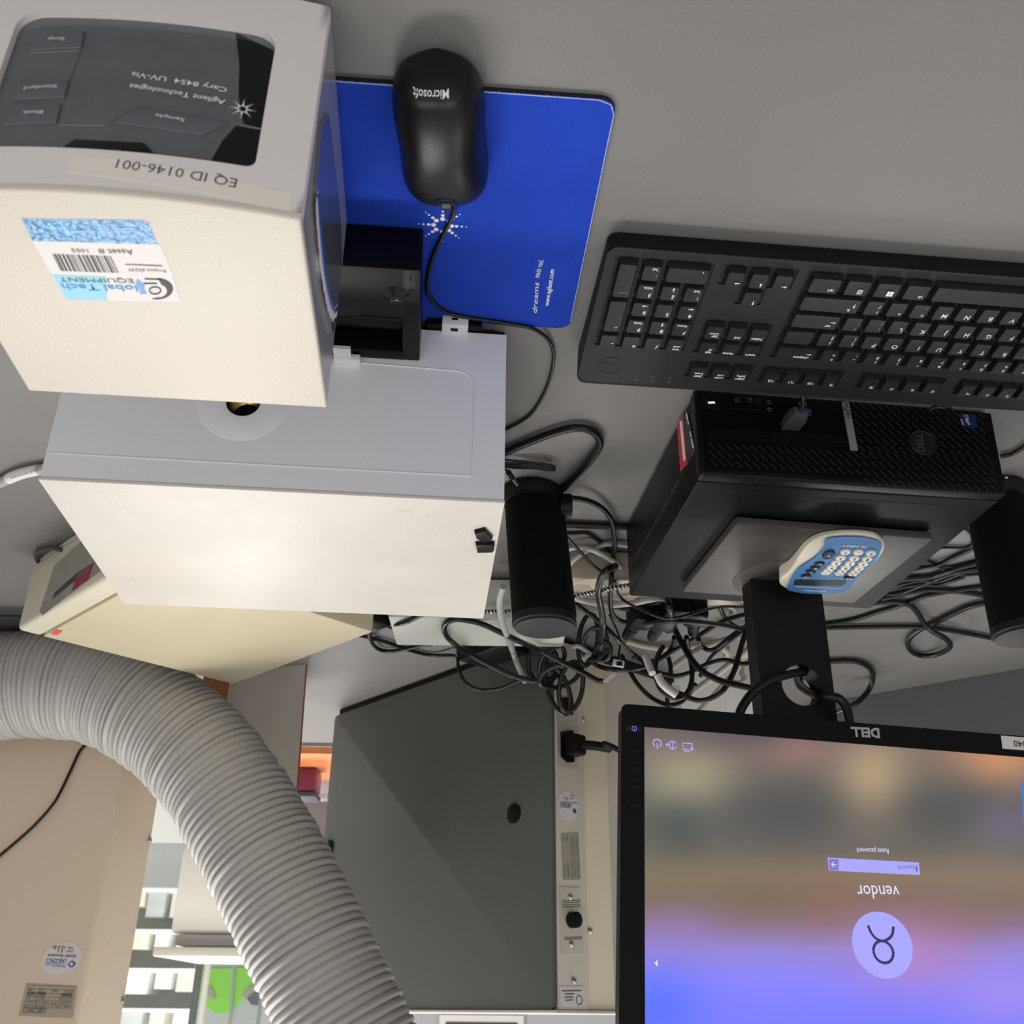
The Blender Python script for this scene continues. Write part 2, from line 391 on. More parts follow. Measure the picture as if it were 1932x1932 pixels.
for a in (UA0+.0001, UA1-.0001): t.faces.new((fv(a, .012, 0), fv(a, ZT, 0), fv(a, ZT, .009), fv(a, .012, .009)))
bmesh.ops.remove_doubles(t, verts=t.verts[:], dist=1e-6); bmesh.ops.recalc_face_normals(t, faces=t.faces[:])
fr = obj('front_frame', G()._merge(t, None), BEZ, unit, 'light grey frame around the dark panel', sm=30)
t = bmesh.new(); pc = [a for a in cols if HA0-1e-9 <= a <= HA1+1e-9]
for a0, a1 in zip(pc, pc[1:]): t.faces.new((fv(a0, zl(a0), .0045), fv(a1, zl(a1), .0045), fv(a1, zu(a1), .0045), fv(a0, zu(a0), .0045)))
bmesh.ops.remove_doubles(t, verts=t.verts[:], dist=1e-6)
pan = obj('control_panel', G()._merge(t, None), PANEL, unit, 'dark glossy control panel')
zu1 = zm(0, 0, 1932/680)
def pu(x, y): l = WF.B(zu1(x, y), -.3005); return (l.x, l.z)
def pw(v): return WF.w(v.x, bc(v.x)+.0045-v.z, v.y)
def panel_prism(name, px, h, m, par, bev=.0004): return obj(name, G().prism([pu(*p) for p in px], 0, h, bev=bev).warp(pw), m, par)
def panel_text(body, a, b, h, par, m=WHITE, z=.0004, bold=0):
    A, B = pu(*a), pu(*b); return obj('lettering', text(G(), body, (A[0], A[1]-h, z), (B[0], B[1]-h, z), (0, 1, 0), h, off=0, bold=bold).warp(pw), m, par, sm=0)
for body, px, ta, tb in (('Stop', [(235, 165), (455, 172), (435, 262), (155, 258), (160, 215)], (345, 222), (252, 218)),
                         ('Standard', [(100, 422), (372, 436), (345, 527), (62, 521)], (305, 480), (122, 478)),
                         ('Blank', [(55, 545), (330, 560), (302, 660), (10, 658)], (228, 616), (116, 612)),
                         ('Sample', [(610, 668), (755, 578), (1220, 650), (1078, 726)], (992, 668), (835, 645))):
    b = panel_prism('button', px, .0016, BTN, pan); panel_text(body, ta, tb, .0026, b, z=.0019)
obj('panel_outline', G().tube([pw(V((*pu(*p), .0002))) for p in [(150, 262), (432, 268), (375, 425), (100, 415)]], .0004, 6), BTN, pan)
obj('panel_ledge', G().tube([pw(V((*pu(*p), .0002))) for p in [(315, 668), (565, 678), (745, 572), (1400, 662)]], .0004, 6), BTN, pan)
panel_prism('handle_recess', [(290, 828), (405, 754), (775, 776), (858, 862)], .0012, BLACKG, pan)
panel_prism('dark_film', [(1262, 165), (1480, 245), (1400, 665), (1300, 640), (1275, 500), (1280, 330)], .0002, BLACKG, pan, 0)
panel_prism('dark_film', [(1262, 655), (1398, 668), (1365, 935), (1105, 890), (1190, 740)], .0002, BLACKG, pan, 0)
panel_text('Agilent Technologies', (1203, 553), (694, 482), .0036, pan, bold=.01)
panel_text('Cary 8454  UV-Vis', (1213, 487), (706, 418), .0036, pan, bold=.01)
c = pu(1297, 567); g = G(); spark(g, V((c[0], c[1], .0004)), V((1, 0, 0)), V((0, 1, 0)), .0068, (0, 0, 1)); obj('dot_emblem', g.warp(pw), WHITE, pan, sm=0)
def ff(v): return WF.w(v.x, bc(v.x)-v.z, v.y)
lt = G()
for k in range(16):
    e = lambda p, q, t: (p[0]+(q[0]-p[0])*t, p[1]+(q[1]-p[1])*t)
    qd = [e((405, 863), (1562, 1020), k/16), e((405, 863), (1562, 1020), (k+1)/16), e((372, 962), (1552, 1118), (k+1)/16), e((372, 962), (1552, 1118), k/16)]
    lt.prism([pu(*p) for p in qd], 0, .0002)
lt.warp(ff)
lab = obj('identity_label', lt, mat('label_cream', (240, 233, 224), .5), fr)
A, B = pu(1275, 985), pu(645, 908); obj('lettering', text(G(), 'EQ ID 0146-001', (A[0], A[1]-.0015, .0003), (B[0], B[1]-.0015, .0003), (0, 1, 0), .0062, off=0).warp(ff), mat('slate_ink', (75, 76, 92), .5), lab, sm=0)
plan2 = [(a, bc(a)-.0002) for a in ac]+[(UA1+.0003, UB1-.0003), (UA0-.0003, UB1-.0003)]
top = obj('top_cover', G().prism(plan2, .1688, WH, M, bev=.0016, seg=3), CREAM, sp, 'cream top cover of the front unit')
# asset sticker on the cream cover
z7 = zm(30, 380, 5.855)
def pt(x, y, t=0): l = WF.H(z7(x, y), WH); return WF.w(l.x, l.y, WH+t)
def sticker(name, px, m, par, t0=.0001, th=.00012): return obj(name, G().slab([pt(x, y, t0) for x, y in px], Z, th), m, par, sm=0)
st = sticker('asset_label', [(65, 185), (1400, 205), (1480, 240), (1560, 470), (1600, 482), (1740, 815), (1735, 838), (1825, 1105), (600, 1083), (545, 1060), (185, 435)], PWHITE, top)
sticker('blue_band', [(65, 190), (1400, 208), (1478, 245), (1558, 470), (188, 432)], mat('label_sheen', (66, 146, 200), .2, bump=1, bs=230, var=.25, vs=120), st, .0002)
sticker('blue_band', [(402, 803), (1000, 826), (1010, 1092), (600, 1083), (548, 1062)], BLUE2, st, .0002)
sticker('blue_mark', [(1345, 850), (1400, 900), (1425, 905), (1420, 960), (1448, 1018), (1365, 1018), (1380, 985), (1320, 900)], BLUE1, st, .0003)
arc = lambda cx, cy, rx, ry, a0, a1, n=14: [(cx+rx*math.cos(math.radians(a0+(a1-a0)*k/n)), cy+ry*math.sin(math.radians(a0+(a1-a0)*k/n))) for k in range(n+1)]
sticker('black_mark', arc(1560, 960, 178, 118, -88, 110)+arc(1580, 985, 90, 72, 100, -70)[0:], BINK, st, .0003)
g = G().tube([pt(x, y, .0004) for x, y in arc(1540, 978, 62, 40, 0, 360, 20)], .0004, 5); g.tube([pt(1425, 850, .0004), pt(1600, 855, .0004)], .0004, 5); g.tube([pt(1415, 900, .0004), pt(1560, 900, .0004)], .0004, 5); obj('ring_mark', g, BINK, st)
def stx(body, a, b, h, m, bold=0): obj('lettering', text(G(), body, pt(*a, .0003), pt(*b, .0003), WF.ey, h, bold=bold), m, st, sm=0)
stx('Asset #', (1285, 527), (900, 521), .0042, BINK); stx('1055', (790, 521), (604, 515), .0028, BINK)
stx('Project #2239', (1650, 748), (1240, 735), .0024, BINK)
stx('lobal Tech', (1330, 925), (495, 905), .0052, mat('label_blue_ink', (50, 140, 215), .5), .012); stx('EQUIPMENT', (1285, 850), (470, 832), .0038, mat('slate_ink2', (60, 80, 90), .5))
g = G(); x = 0; random.seed(3)
while x < 1:
    w = random.choice((.012, .018, .03, .04)); f = lambda u, v: pt(*((1045-640*u)+v*92, (598-22*u)+v*186), .0003)
    w = min(w, 1-x); g.slab([f(x, 0), f(x+w, 0), f(x+w, 1), f(x, 1)], Z, .00012); x += w+random.choice((.014, .02, .03))
g.slab([pt(1212, 685, .0003), pt(1620, 702, .0003), pt(1620, 712, .0003), pt(1212, 695, .0003)], Z, .00012)
obj('barcode', g, BINK, st, sm=0)
# clear pocket with a folded sheet on the left side of the front unit
AS = UA0
def sd(b, z, t): return WF.w(AS-t, b, z)
pk = obj('side_pocket', G().slab([sd(-.284, .092, .0001), sd(-.265, .062, .0001), sd(-.17, .052, .0001), sd(-.14, .062, .0001), sd(-.134, .118, .0001), (sd(-.15, .132, .0001)), sd(-.25, .141, .0001), sd(-.275, .128, .0001)], -WF.ex, .0018), mat('pocket_film', (104, 105, 112), .16, coat=.3), sp, 'glossy document pocket on the side')
g = G(); n = 10
for k in range(n):
    f = lambda k: (-.272+.132*k/n, .1+.035*math.sin(math.pi*(.25+.75*k/n))**.6)
    (b0, z0), (b1, z1) = f(k), f(k+1); g.slab([sd(b0, z0, .0021), sd(b1, z1, .0021), sd(b1, z1+.011, .0021), sd(b0, z0+.009, .0021)], -WF.ex, .0003)
sh = obj('folded_sheet', g, PWHITE, pk)
obj('blue_edge', G().tube([sd(-.272+.132*k/n, .103+.035*math.sin(math.pi*(.25+.75*k/n))**.6, .0025) for k in range(n+1)], .0012, 5), BLUE3, sh)
# ================================================================== MOUSE PAD
PF = Fr(-.0650, .4505, -.073)
pad = thing('mouse_pad', 'blue cloth mouse pad with a white dot emblem, under the black mouse', 'mouse pad', PF.w(.1, .12, 0))
pdp = rrect(0, .203, 0, .238, .011, 6)
obj('rubber_backing', G().prism(pdp, 0, .0032, PF.M), RUBBER, pad)
cl = obj('cloth_top', G().prism([(x, y+.0005) for x, y in pdp], .0032, .0042, PF.M, top=.998), BLUEPAD, pad, 'blue cloth printed in white')
g = G(); random.seed(5)
pth = [(.2, .0006), (.012, .0006), (.004, .0035), (.0008, .011), (.0008, .228)]
fine = resample([V((x, y, .0043)) for x, y in pth], .0011)
for p in fine: g.tube([PF.M @ p, PF.M @ (p+V((random.uniform(-.0006, .0006), random.uniform(-.0012, .0006), 0))), ], .00022, 3)
g.tube([PF.M @ p for p in fine], .0003, 4)
obj('frayed_edge', g, FRAY, pad)['kind'] = 'stuff'
PZ = .0043
def pp(q, t=0): return oz(q, PZ+t)
c = pp((835, 425)); g = G(); spark(g, c, PF.ex, PF.ey, .0185, Z); obj('dot_emblem', g, WHITE, cl, sm=0)
obj('lettering', text(G(), 'dreams', pp((1013, 590)), pp((1017, 532)), PF.ex, .0042, shear=.25), WHITE, cl, sm=0)
obj('lettering', text(G(), 'made real.', pp((1017, 524)), pp((1026, 490)), PF.ex, .0046), WHITE, cl, sm=0)
obj('lettering', text(G(), 'www.agilent.com', pp((1035, 577)), pp((1046, 508)), PF.ex, .0040, bold=.012), WHITE, cl, sm=0)
# ================================================================== MOUSE
pB, pF_ = oz((820, 106), .012), oz((846, 368), .012); pB.z = pF_.z = 0
L = (pF_-pB).length; MF = Fr(pB.x, pB.y, math.atan2((pF_-pB).y, (pF_-pB).x)-math.pi/2, .0042)
mo = thing('computer_mouse', 'black wired mouse lying on the blue pad', 'mouse', MF.w(0, L/2, 0))
t = bmesh.new(); rings = []; NS, NR = 30, 32
def mprof(u):
    p_ = 2*u-1; e = max(0, 1-abs(p_)**(4.2 if p_ < 0 else 5.5))**(1/2.6)
    w = .0300*e*(1-.06*math.exp(-((u-.50)/.2)**2)); h = .039*max(0, 1-abs((u-.44)/.565)**2.3)**.5 if u < .44 else .039*(1-.62*((u-.44)/.56)**1.7)
    return w, h, e
for i in range(NS+1):
    u = .5-.5*math.cos(math.pi*(.015+.97*i/NS)); w, h, e = mprof(u); h = max(.006, h*min(1, e*1.25)); row = []
    for k in range(NR):
        a = 2*math.pi*k/NR; cx, sx = math.cos(a), math.sin(a); x = w*math.copysign(abs(cx)**.75, cx); z = math.copysign(abs(sx)**.8, sx)
        z = h*z if z > 0 else z*.006
        row.append(t.verts.new(MF.w(x, u*L, .0065+z)))
    rings.append(row)
for a, b in zip(rings, rings[1:]):
    for k in range(NR): t.faces.new((a[k], a[(k+1) % NR], b[(k+1) % NR], b[k]))
t.faces.new(rings[0]); t.faces.new(rings[-1]); bmesh.ops.recalc_face_normals(t, faces=t.faces[:])
body = obj('shell', G()._merge(t, None), mat('mouse_black', (10, 10, 11), .36, bump=.12, bs=1500, spec=.42), mo, sm=60)
def msurf(x, u, off=.0003):
    w, h, e = mprof(u); h = max(.006, h*min(1, e*1.25)); cx = min(1, abs(x)/w)**(1/.75); s_ = math.sqrt(max(0, 1-cx*cx)); return MF.w(x, u*L, .0065+h*abs(s_)**.8+off)
seam = [(-.0085, .985), (-.0078, .93), (-.0068, .86), (-.006, .82), (-.0035, .795), (0, .787), (.0035, .795), (.006, .82), (.0068, .86), (.0078, .93), (.0085, .985)]
obj('wheel_seam', G().tube([msurf(x, u, 0) for x, u in smooth_path([(x, u, 0) for x, u in seam], 3) and [(p.x, p.y) for p in smooth_path([(x, u, 0) for x, u in seam], 3)]], .0006, 5), BLACKG, body)
g = G().slab([msurf(x, u, .0002) for x, u in ((-.004, .85), (.004, .85), (.0045, .97), (-.0045, .97))], Z, .0003); obj('wheel_slot', g, BLACKG, body)
wc = MF.w(0, .9*L, .0065+mprof(.9)[1]-.0062)
obj('scroll_wheel', G().cyl(.0082, -.0032, .0032, 28, M=Matrix.Translation(wc) @ Matrix.Rotation(MF.ya, 4, 'Z') @ Matrix.Rotation(math.pi/2, 4, 'Y'), bev=.001), mat('wheel_black', (20, 20, 21), .45), mo)
def upx(P): d = P-CAM; z = d.dot(CD); return 966+FPX*d.dot(CR)/z, 966-FPX*d.dot(CU)/z
uT = min((abs(upx(msurf(0, u))[1]-170), u) for u in [.03+.002*i for i in range(200)])[1]
g = text(G(), 'Microsoft', V((-.0108, 0, 0)), V((.0108, 0, 0)), (0, 1, 0), .0036, off=0, bold=.008)
for v in g.bm.verts: x, y = v.co.x, v.co.y; v.co = msurf(x+.0018, uT+y/L*.8, .0004)
obj('lettering', g, WHITE, body, sm=0)
# ================================================================== KEYBOARD
KF = Fr(-.5089, .625, -.0935)
TILT = math.atan(.085)
KM = KF.M @ Matrix.Translation((0, 0, .022)) @ Matrix.Rotation(TILT, 4, 'X')     # local z = 0 is the plane of the key tops
kb = thing('keyboard', 'black full-size computer keyboard with white legends, in front of the black computer', 'keyboard', KF.w(.2, .06, 0))
U, P_, B0, BP = .019, .0187, -.003, .0198
outl = rrect(-.014, .4425, -.0125, .1468, .0085, 5)
t = bmesh.new(); bot = [t.verts.new(KF.w(x*.995+.001, y*.985+.0012, .0015)) for x, y in outl]; hi = [t.verts.new(KM @ V((x, y, -.0052))) for x, y in outl]
k = len(outl); t.faces.new(bot); t.faces.new(hi)
for i in range(k): t.faces.new((bot[i], bot[(i+1) % k], hi[(i+1) % k], hi[i]))
bmesh.ops.recalc_face_normals(t, faces=t.faces[:])
obj('base', G()._merge(t, None), BLACKM, kb)
inl = rrect(-.0125, .441, -.0112, .1455, .0078, 5)
def r4(x0, x1, y0, y1): return rrect(x0-.0008, x1+.0008, y0-.0008, y1+.0008, .0022, 2)
FB0, FB1 = .1092, .1285
fcols = [(-.001, .018), (.0345, .1075), (.1215, .1965), (.2140, .2850), (.294, .3502)]
holes = [r4(-.001, .284, B0, B0+5*BP), r4(.294, .3502, B0+3*BP+.0015, B0+5*BP+.001), r4(.3592, .4340, B0, B0+5*BP)]+[r4(a, b, FB0, FB1) for a, b in fcols]
arw = [(.2932, B0-.0008), (.351, B0-.0008), (.351, B0+BP+.0008), (.3325, B0+BP+.0008), (.3325, B0+2*BP+.0008), (.3117, B0+2*BP+.0008), (.3117, B0+BP+.0008), (.2932, B0+BP+.0008)]
holes.append(arw)
t = bmesh.new(); tops = []
for d in (-.0042, -.0068):
    e = []; ls = []
    for pts in [inl]+holes:
        L = [t.verts.new(KM @ V((x, y, d))) for x, y in pts]; ls.append(L); e += [t.edges.new((L[i], L[(i+1) % len(L)])) for i in range(len(L))]
    if d > -.005: bmesh.ops.triangle_fill(t, use_beauty=True, use_dissolve=False, edges=e)
    tops.append(ls)
for A3, B3 in zip(*tops):
    for i in range(len(A3)):
        j = (i+1) % len(A3); t.faces.new((A3[i], A3[j], B3[j], B3[i]))
bmesh.ops.recalc_face_normals(t, faces=t.faces[:])
deck = obj('deck', G()._merge(t, None), DECK, kb, sm=30)
obj('deck_rim', G().tube([KM @ V((x, y, -.0045)) for x, y in rrect(-.0132, .4417, -.0119, .1461, .0082, 6)+[(.4417, .1379)]], .0009, 6), KEYM, kb)
kmesh = {}
def key(x0, x1, y0, y1, leg=None, pos=None, hs=.0027):
    w, d = round(x1-x0-.0009, 5), round(y1-y0-.0009, 5)
    if (w, d) not in kmesh:
        t = bmesh.new(); lo = rrect(-w/2, w/2, -d/2, d/2, .0009, 1); hi = rrect(-w/2+.0026, w/2-.0026, -d/2+.0032, d/2-.0012, .0012, 2)
        q = [t.verts.new((x, y, -.0092)) for x, y in rrect(-w/2, w/2, -d/2, d/2, .0012, 2)]; r = [t.verts.new((x, y, 0)) for x, y in hi]; n = len(r)
        c = t.verts.new((0, .001, -.0006))
        for i in range(n): t.faces.new((q[i], q[(i+1) % n], r[(i+1) % n], r[i])); t.faces.new((r[i], r[(i+1) % n], c))
        bmesh.ops.recalc_face_normals(t, faces=t.faces[:])
        me = bpy.data.meshes.new('key'); t.to_mesh(me); t.free(); me.materials.append(KEYM); smooth(me, 28); kmesh[(w, d)] = me
    o = bpy.data.objects.new('key', kmesh[(w, d)]); COL.objects.link(o); o.parent = kb
    mw = KM @ Matrix.Translation(((x0+x1)/2, (y0+y1)/2, 0)); mw.translation = mw.translation - kb.location; o.matrix_local = mw
    if leg:
        g = G()
        for body, x, y, h in leg:      # x from the left edge of the cap top, y from its far edge
            if callable(body): body(g, -w/2+.0035+x, d/2-.0022-y)
            else:
                me, a0, a1 = text_mesh(body, 0, .012); s = h/.72
                g.mesh(me, Matrix.Translation((-w/2+.0035+x-a0*s, d/2-.0022-y-h, -.00015)) @ Matrix.Scale(s, 4))
        me = bpy.data.meshes.new('legend'); g.bm.to_mesh(me); g.bm.free(); me.materials.append(WHITE)
        l = bpy.data.objects.new('legend', me); COL.objects.link(l); l.parent = o
    return o
def arrow(dx, dy, s=.0042):
    def f(g, x, y):
        c = V((x+.002, y-.0022, .00015)); d = V((dx, dy, 0)); p = V((-dy, dx, 0))
        g.slab([c+d*s*-.5+p*.00035, c+d*s*-.5-p*.00035, c+d*s*.2-p*.00035, c+d*s*.2+p*.00035], (0, 0, 1), .0001)
        g.slab([c+d*s*.5, c+d*s*.1+p*.0011, c+d*s*.1-p*.0011], (0, 0, 1), .0001)
    return f
def flag(g, x, y):
    for i in (0, 1):
        for j in (0, 1): g.slab([V((x+.0027*i+a, y-.0027*j-b, .00015)) for a, b in ((0, 0), (.0024, 0), (.0024, .0024), (0, .0024))], (0, 0, 1), .0001)
def menu(g, x, y):
    for b in (0, .001, .002, .003, .0042): g.slab([V((x+a, y-b-c, .00015)) for a, c in ((0, 0), (.004, 0), (.004, .0004), (0, .0004))], (0, 0, 1), .0001)
    for a in (0, .0037): g.slab([V((x+a+e, y-c, .00015)) for e, c in ((0, 0), (.0003, 0), (.0003, .0045), (0, .0045))], (0, 0, 1), .0001)
def row(r, widths, legs, x=-.001, u=U):
    for w, l in zip(widths, legs):
        y0 = B0+BP*r; key(x, x+w*u, y0, y0+BP, l); x += w*u
def L1(c): return [(c, .0006, .0010, .0046)]
def L2(a, b): return [(a, .0004, .0004, .0034), (b, .0004, .0062, .0034)]
def W1(s, h=.0029): return [(s, 0, .0006, h)]
row(0, [1.5, 1.25, 1.25, 5.75, 1.25, 1.25, 1.25, 1.5], [W1('Ctrl'), [(flag, 0, .001, 0)], W1('Alt'), None, W1('Alt'), [(flag, .002, .001, 0)], [(menu, .003, .001, 0)], W1('Ctrl')])
row(1, [2.25]+[1]*10+[2.75], [W1('Shift')]+[L1(c) for c in 'ZXCVBNM']+[L2('<', ','), L2('>', '.'), L2('?', '/'), [('Shift', 0, .0008, .0029), (arrow(0, 1), .001, .0050, 0)]])
row(2, [1.75]+[1]*11+[2.25], [W1('Caps Lock')]+[L1(c) for c in 'ASDFGHJKL']+[L2(':', ';'), L2('"', "'"), [('Enter', 0, .0008, .0029), (arrow(-1, 0), .001, .0050, 0)]])
row(3, [1.5]+[1]*12+[1.5], [W1('Tab')]+[L1(c) for c in 'QWERTYUIOP']+[L2('{', '['), L2('}', ']'), L2('|', '\\')])
row(4, [1]*13+[2], [L2(a, b) for a, b in zip('~!@#$%^&*()_+', '`1234567890-=')]+[[('Backspace', 0, .0008, .0029), (arrow(-1, 0), .002, .0048, 0)]])
for (a0, a1), n, f in ((fcols[0], 1, ['Esc']), (fcols[1], 4, ['F1', 'F2', 'F3', 'F4']), (fcols[2], 4, ['F5', 'F6', 'F7', 'F8']), (fcols[3], 4, ['F9', 'F10', 'F11', 'F12'])):
    for i in range(n): key(a0+(a1-a0)*i/n, a0+(a1-a0)*(i+1)/n, FB0, FB1, W1(f[i], .0032))
def two(a, b, rule=False):
    l = [(a, 0, .0004, .0025), (b, 0, .0044 if rule else .0037, .0025)]
    if rule: l.append((lambda g, x, y: g.slab([V((x+p, y-.0036-q, .00015)) for p, q in ((0, 0), (.0065, 0), (.0065, .0003), (0, .0003))], (0, 0, 1), .0001), 0, 0, 0))
    return l
n0 = .294
for i, l in enumerate((two('PrtScn', 'SysRq', True), two('Scroll', 'Lock'), two('Pause', 'Break', True))): key(n0+P_*i, n0+P_*(i+1), FB0, FB1, l)
for r, ls in ((4, (W1('Insert'), W1('Home'), two('Page', 'Up'))), (3, (W1('Delete'), W1('End'), two('Page', 'Down')))):
    for i, l in enumerate(ls): key(n0+P_*i, n0+P_*(i+1), B0+BP*r+.001, B0+BP*(r+1)+.001, l)
for i, dx, dy, r in ((0, -1, 0, 0), (1, 0, -1, 0), (2, 1, 0, 0), (1, 0, 1, 1)): key(n0+P_*i, n0+P_*(i+1), B0+BP*r, B0+BP*(r+1), [(arrow(dx, dy), .0008, .0006, 0)])
np_ = .3592
def n2(d, w): return [(d, .0003, .0004, .0042), (w, .0002, .0092, .0026) if isinstance(w, str) else (w, .001, .0088, 0)]
for r, ls in ((4, (two('Num', 'Lock'), L1('/'), L1('*'), L1('-'))), (3, (n2('7', 'Home'), n2('8', arrow(0, 1)), n2('9', 'PgUp'))), (2, (n2('4', arrow(-1, 0)), [('5', .0003, .0004, .0042)], n2('6', arrow(1, 0)))), (1, (n2('1', 'End'), n2('2', arrow(0, -1)), n2('3', 'PgDn')))):
    for i, l in enumerate(ls): key(np_+P_*i, np_+P_*(i+1), B0+BP*r, B0+BP*(r+1), l)
key(np_, np_+2*P_, B0, B0+BP, n2('0', 'Ins')); key(np_+2*P_, np_+3*P_, B0, B0+BP, n2('.', 'Del'))
key(np_+3*P_, np_+4*P_, B0, B0+2*BP, W1('Enter')); key(np_+3*P_, np_+4*P_, B0+2*BP, B0+4*BP, L1('+'))
def kd(x, y, z=-.0042): return KM @ V((x, y, z))
kz_ = V(KM.to_3x3() @ V((0, 0, 1))); kx_ = V(KM.to_3x3() @ V((1, 0, 0))); ky_ = V(KM.to_3x3() @ V((0, 1, 0)))
emb = obj('round_emblem', G().tube(ring_pts(kd(.4165, .1215), kx_, ky_, .0105, .0105, 28)+ring_pts(kd(.4165, .1215), kx_, ky_, .0105, .0105, 28)[:1], .0004, 5), SPK, deck)
obj('lettering', text(G(), 'DELL', kd(.4085, .1188), kd(.4245, .1188), ky_, .0052, bold=.03), SPK, emb, sm=0)
for x in (.391, .3765, .3615):
    obj('status_lamp', G().slab([kd(x+a, .1385+b) for a, b in ((-.0015, -.0003), (.0015, -.0003), (.0015, .0003), (-.0015, .0003))], kz_, .0002).tube(ring_pts(kd(x, .1335), kx_, ky_, .0013, .0013, 8)+ring_pts(kd(x, .1335), kx_, ky_, .0013, .0013, 8)[:1], .00015, 4), GINK, deck)
# ================================================================== DESKTOP COMPUTER
DF = Fr(-.4579, .8139, -.1132)
dw, dd, dh = .2905, .2922, .093
pcx = thing('desktop_computer', 'black small desktop computer lying flat behind the keyboard and carrying the monitor', 'computer', DF.w(.145, .146, 0))
ch = obj('chassis', G().box(0, dw, .014, dd, .004, dh, bev=.0025, M=DF.M), PCM, pcx)
g = G()
for a in (.02, .27):
    for b in (.03, .26): g.cyl(.01, 0, .005, 12, M=DF.M @ Matrix.Translation((a, b, 0)))
obj('rubber_feet', g, RUBBER, pcx)
fb = obj('front_bezel', G().box(-.0005, dw+.0005, 0, .0145, .002, dh-.0004, bev=.0028, seg=3, M=DF.M), PCM, pcx)
zf = zm(1280, 720, 2.963)
def pf(x, y): l = DF.B(zf(x, y), 0); return (l.x, max(l.z, .0042))
def pfw(a, z, t=0): return DF.w(a, -t, z)
def front_slab(name, px, m, par, t0=.0001, th=.0006): return obj(name, G().slab([pfw(*pf(*q), t0) for q in px], -DF.ey, th), m, par, sm=0)
front_slab('front_field', [(118, 40), (1735, 140), (1822, 588), (150, 492)], PCF, fb, .00005, .0002)
dr = front_slab('drive_cover', [(150, 255), (945, 305), (960, 368), (160, 322)], BLACK, fb)
front_slab('eject_slot', [(432, 305), (490, 308), (490, 311), (432, 308)], SPK, dr, .0007, .0001)
front_slab('eject_button', [(530, 302), (542, 303), (543, 314), (531, 313)], SPK, dr, .0007, .0002)
front_slab('card_slot', [(308, 148), (470, 157), (470, 162), (309, 153)], SPK, fb, .0002, .0001)
ax = lambda x, y: V((DF.ex*x)) + Z*y
def pring(x, y, r): c = pfw(*pf(x, y), .0003); p = ring_pts(c, DF.ex, Z, r, r, 20); return p+p[:1]
pb = obj('power_button', G().tube(pring(200, 118, .0078), .0003, 5), SPK, fb)
front_slab('power_lamp', [(163, 114), (200, 112), (205, 123), (168, 125)], mat('power_light', (235, 245, 255), .4, emit=.9), pb, .0003, .0003)
obj('audio_jack', G().tube(pring(443, 108, .0038), .0004, 5).slab(ring_pts(pfw(*pf(443, 108), .0002), DF.ex, Z, .0022, .0022, 12), -DF.ey, .0002), SPK, fb)
obj('port_symbol', G().tube(pring(328, 104, .0021), .0003, 4).tube(pring(398, 106, .0021), .0003, 4).tube(pring(508, 157, .0017), .0003, 4).tube(pring(505, 116, .0017), .0003, 4), GINK, fb)
us = front_slab('usb_socket', [(660, 152), (740, 158), (742, 192), (664, 188)], STEEL, fb, .0002, .0004); front_slab('usb_tongue', [(668, 166), (732, 170), (733, 188), (670, 184)], mat('usb_blue', (30, 50, 140), .4), us, .0007, .0002)
obj('usb_c_socket', G().tube([pfw(*pf(x, y), .0003) for x, y in ((672, 118), (716, 121), (718, 132), (674, 130), (672, 118))], .0005, 5), STEEL, fb)
sv = front_slab('silver_strip', [(910, 112), (948, 115), (1000, 388), (958, 386)], SILVER, fb, .0001, .0016)
obj('lettering', text(G(), 'OptiPlex', pfw(*pf(958, 210), .0018), pfw(*pf(940, 125), .0018), (DF.ex*-1)*-1, .0048), BLACKM, sv, sm=0)
g = G()
def bars(x0, y0, ux, uy, vx, vy, n, m):
    for j in range(m):
        for i in range(n):
            x, y = x0+ux*i+vx*j, y0+uy*i+vy*j; a, b = pf(x, y), pf(x+40, y+38)
            p, q = V((a[0], a[1], 0)), V((b[0], b[1], 0)); d = (q-p).normalized(); w = V((-d.y, d.x, 0))*.00048
            g.slab([pfw(*(p+w).xy, .0002), pfw(*(q+w).xy, .0002), pfw(*(q-w).xy, .0002), pfw(*(p-w).xy, .0002)], -DF.ey, .0009)
bars(165, 342, 47.5, 3.0, 5.5, 47.5, 18, 3); bars(968, 122, 46.5, 2.9, 6.2, 46.2, 16, 6); bars(1018, 396, 47, 2.9, 6, 47.5, 16, 4)
obj('grille', g, mat('grille_glint', (40, 40, 42), .35), fb, sm=0)['kind'] = 'stuff'  # thin bars coloured lighter to imitate highlights along the ridge edges
ce = pfw(*pf(1363, 344), .0012); p = ring_pts(ce, DF.ex, Z, .0128, .0128, 30)
em = obj('round_emblem', G().tube(p+p[:1], .0008, 6).slab(ring_pts(ce, DF.ex, Z, .0122, .0122, 24), DF.ey, .0006), mat('emblem_black', (30, 30, 32), .35), fb)
obj('lettering', text(G(), 'DELL', pfw(*pf(1372, 398), .0016), pfw(*pf(1355, 294), .0016), DF.ex, .0068, bold=.02), mat('emblem_grey', (70, 70, 73), .35), em, sm=0)
sk = front_slab('processor_sticker', [(1562, 185), (1655, 190), (1672, 262), (1582, 257)], mat('sticker_navy', (22, 38, 92), .4), fb, .0012, .0002)
obj('lettering', text(G(), 'vPRO', pfw(*pf(1628, 248), .0016), pfw(*pf(1612, 190), .0016), DF.ex, .0042), WHITE, sk, sm=0)
obj('lettering', text(G(), 'intel', pfw(*pf(1591, 246), .0016), pfw(*pf(1582, 218), .0016), DF.ex, .0028), WHITE, sk, sm=0)
z3 = zm(1080, 420, 1/.441)
def ps(x, y): l = DF.A(z3(x, y), dw+.0006); return DF.w(dw+.0006, l.y, max(l.z, .0045))
